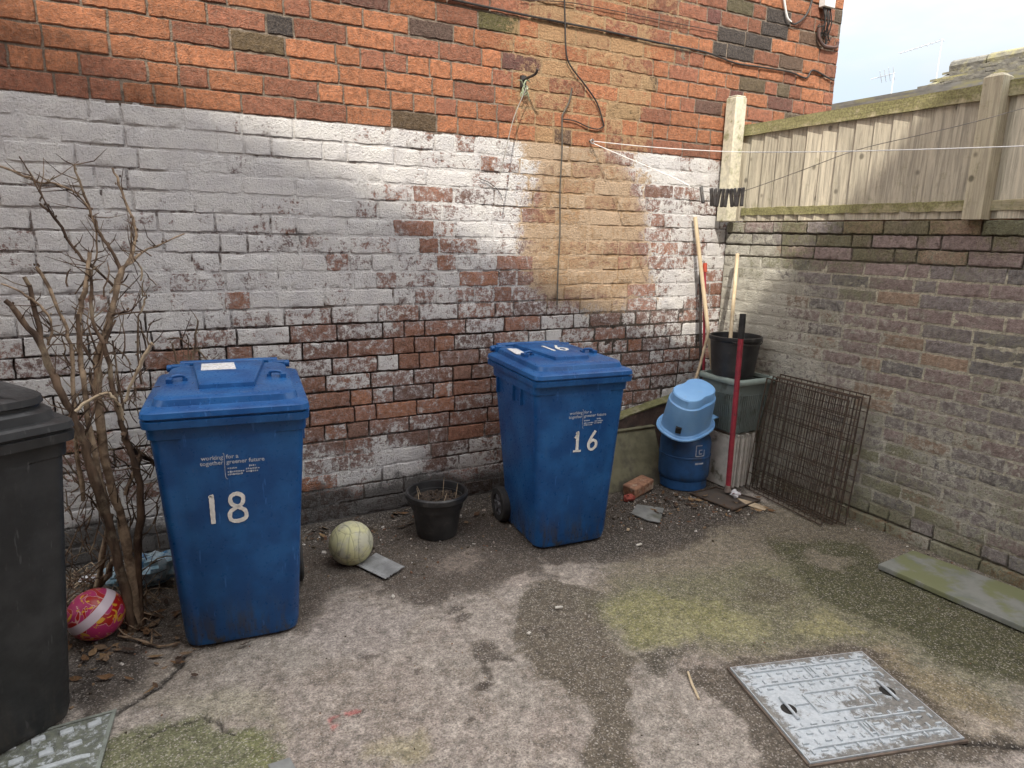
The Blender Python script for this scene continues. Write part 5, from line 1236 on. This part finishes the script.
aerial('television_aerial', (893, 90), (894, 72), 18.4, 'small upright-finned television aerial left of the mossy roof, beyond the fence', 4, .62, -.10)
aerial('television_aerial', (936, 66), (942, 39), 18.4, 'television aerial with one long boom rising above the mossy roof', 9, 1.0, -.12)

# unseen house added behind the camera, its roofline shaped to cast the yard's shade
t = thing('shade_house', 'tall unseen brick house added behind the camera to shade the yard', 'house', (-1, -2.6, 0))
b = MB(); XA, XB = -9.0, 2.3; PX = [-4.4, -3.5, -1.9, -.3, .6, 2.3]; PZ = [9.9, 9.5, 8.80, 8.15, 7.96, 7.6]; ztop = lambda x: float(np.interp(x, PX, PZ))
b.prism([(XA, -2.5, -.05), (XB, -2.5, -.05), (XB, -2.5, ztop(XB))] + [(q, -2.5, ztop(q)) for q in PX[-2::-1]] + [(XA, -2.5, ztop(XA))], (0, -5, 0)); b.build('wall', simple('rear_brick', (.22, .11, .07), (.16, .085, .06), .9, sc=12), t, org=t.location, smooth=False)
b = MB(); b.prism([(q, -2.42, ztop(q)+.01) for q in [XA-.1]+PX+[XB+.2]] + [(q, -2.42, ztop(q)+.06) for q in ([XA-.1]+PX+[XB+.2])[::-1]], (0, -5.2, 0)); b.build('roof', MAT['darkroof'], t, org=t.location, smooth=False)

# ------------------------------------------------------------------ light
SD = Vector((.62, 1.0, -1.25)).normalized()
sun = bpy.data.lights.new('sun', 'SUN'); so = bpy.data.objects.new('sun', sun); COL.objects.link(so)
sun.energy = 3.0; sun.angle = R_(.9); sun.color = (1.0, .93, .82)
so.rotation_euler = SD.to_track_quat('-Z', 'Y').to_euler(); so.location = (-3, -5, 9)
w = bpy.data.worlds.new('World'); SC.world = w; w.use_nodes = True; nt = w.node_tree; bg = nt.nodes['Background']
sky = nt.nodes.new('ShaderNodeTexSky'); sky.sky_type = 'NISHITA'; sky.sun_disc = False
sky.sun_elevation = math.asin(-SD.z); sky.sun_rotation = math.atan2(-SD.x, -SD.y); sky.dust_density = 2.0; sky.ozone_density = 1.0; sky.air_density = 1.0
tc = nt.nodes.new('ShaderNodeTexCoord'); mp = nt.nodes.new('ShaderNodeMapping'); mp.inputs['Scale'].default_value = (1.2, 1.2, 3.2)
nz = nt.nodes.new('ShaderNodeTexNoise'); nz.inputs['Scale'].default_value = 1.7; nz.inputs['Detail'].default_value = 7; nz.inputs['Roughness'].default_value = .6
mr = nt.nodes.new('ShaderNodeMapRange'); mr.interpolation_type = 'SMOOTHSTEP'; mr.inputs['From Min'].default_value = .36; mr.inputs['From Max'].default_value = .60; mr.inputs['To Min'].default_value = .66; mr.inputs['To Max'].default_value = .98
mx = nt.nodes.new('ShaderNodeMix'); mx.data_type = 'RGBA'; sx = nt.nodes.new('ShaderNodeSeparateXYZ'); nt.links.new(tc.outputs['Generated'], sx.inputs[0]); zr = nt.nodes.new('ShaderNodeMapRange'); zr.interpolation_type = 'SMOOTHSTEP'; zr.inputs['From Min'].default_value = .12; zr.inputs['From Max'].default_value = .75; nt.links.new(sx.outputs[2], zr.inputs['Value'])
cm = nt.nodes.new('ShaderNodeMix'); cm.data_type = 'RGBA'; cm.inputs[6].default_value = (3.0, 3.25, 3.42, 1); cm.inputs[7].default_value = (15.5, 15.5, 15.6, 1); nt.links.new(zr.outputs[0], cm.inputs[0]); nt.links.new(cm.outputs[2], mx.inputs[7])
nt.links.new(tc.outputs['Generated'], mp.inputs[0]); nt.links.new(mp.outputs[0], nz.inputs['Vector']); nt.links.new(nz.outputs['Fac'], mr.inputs['Value']); nt.links.new(mr.outputs[0], mx.inputs[0]); nt.links.new(sky.outputs[0], mx.inputs[6]); nt.links.new(mx.outputs[2], bg.inputs['Color'])
bg.inputs['Strength'].default_value = .13
SC.view_settings.view_transform = 'Standard'; SC.view_settings.look = 'None'; SC.view_settings.exposure = .95; SC.view_settings.gamma = 1
SC.render.engine = 'CYCLES'; SC.cycles.use_denoising = True; SC.cycles.max_bounces = 8; SC.cycles.diffuse_bounces = 5
try: SC.cycles.denoiser = 'OPENIMAGEDENOISE'
except Exception: pass
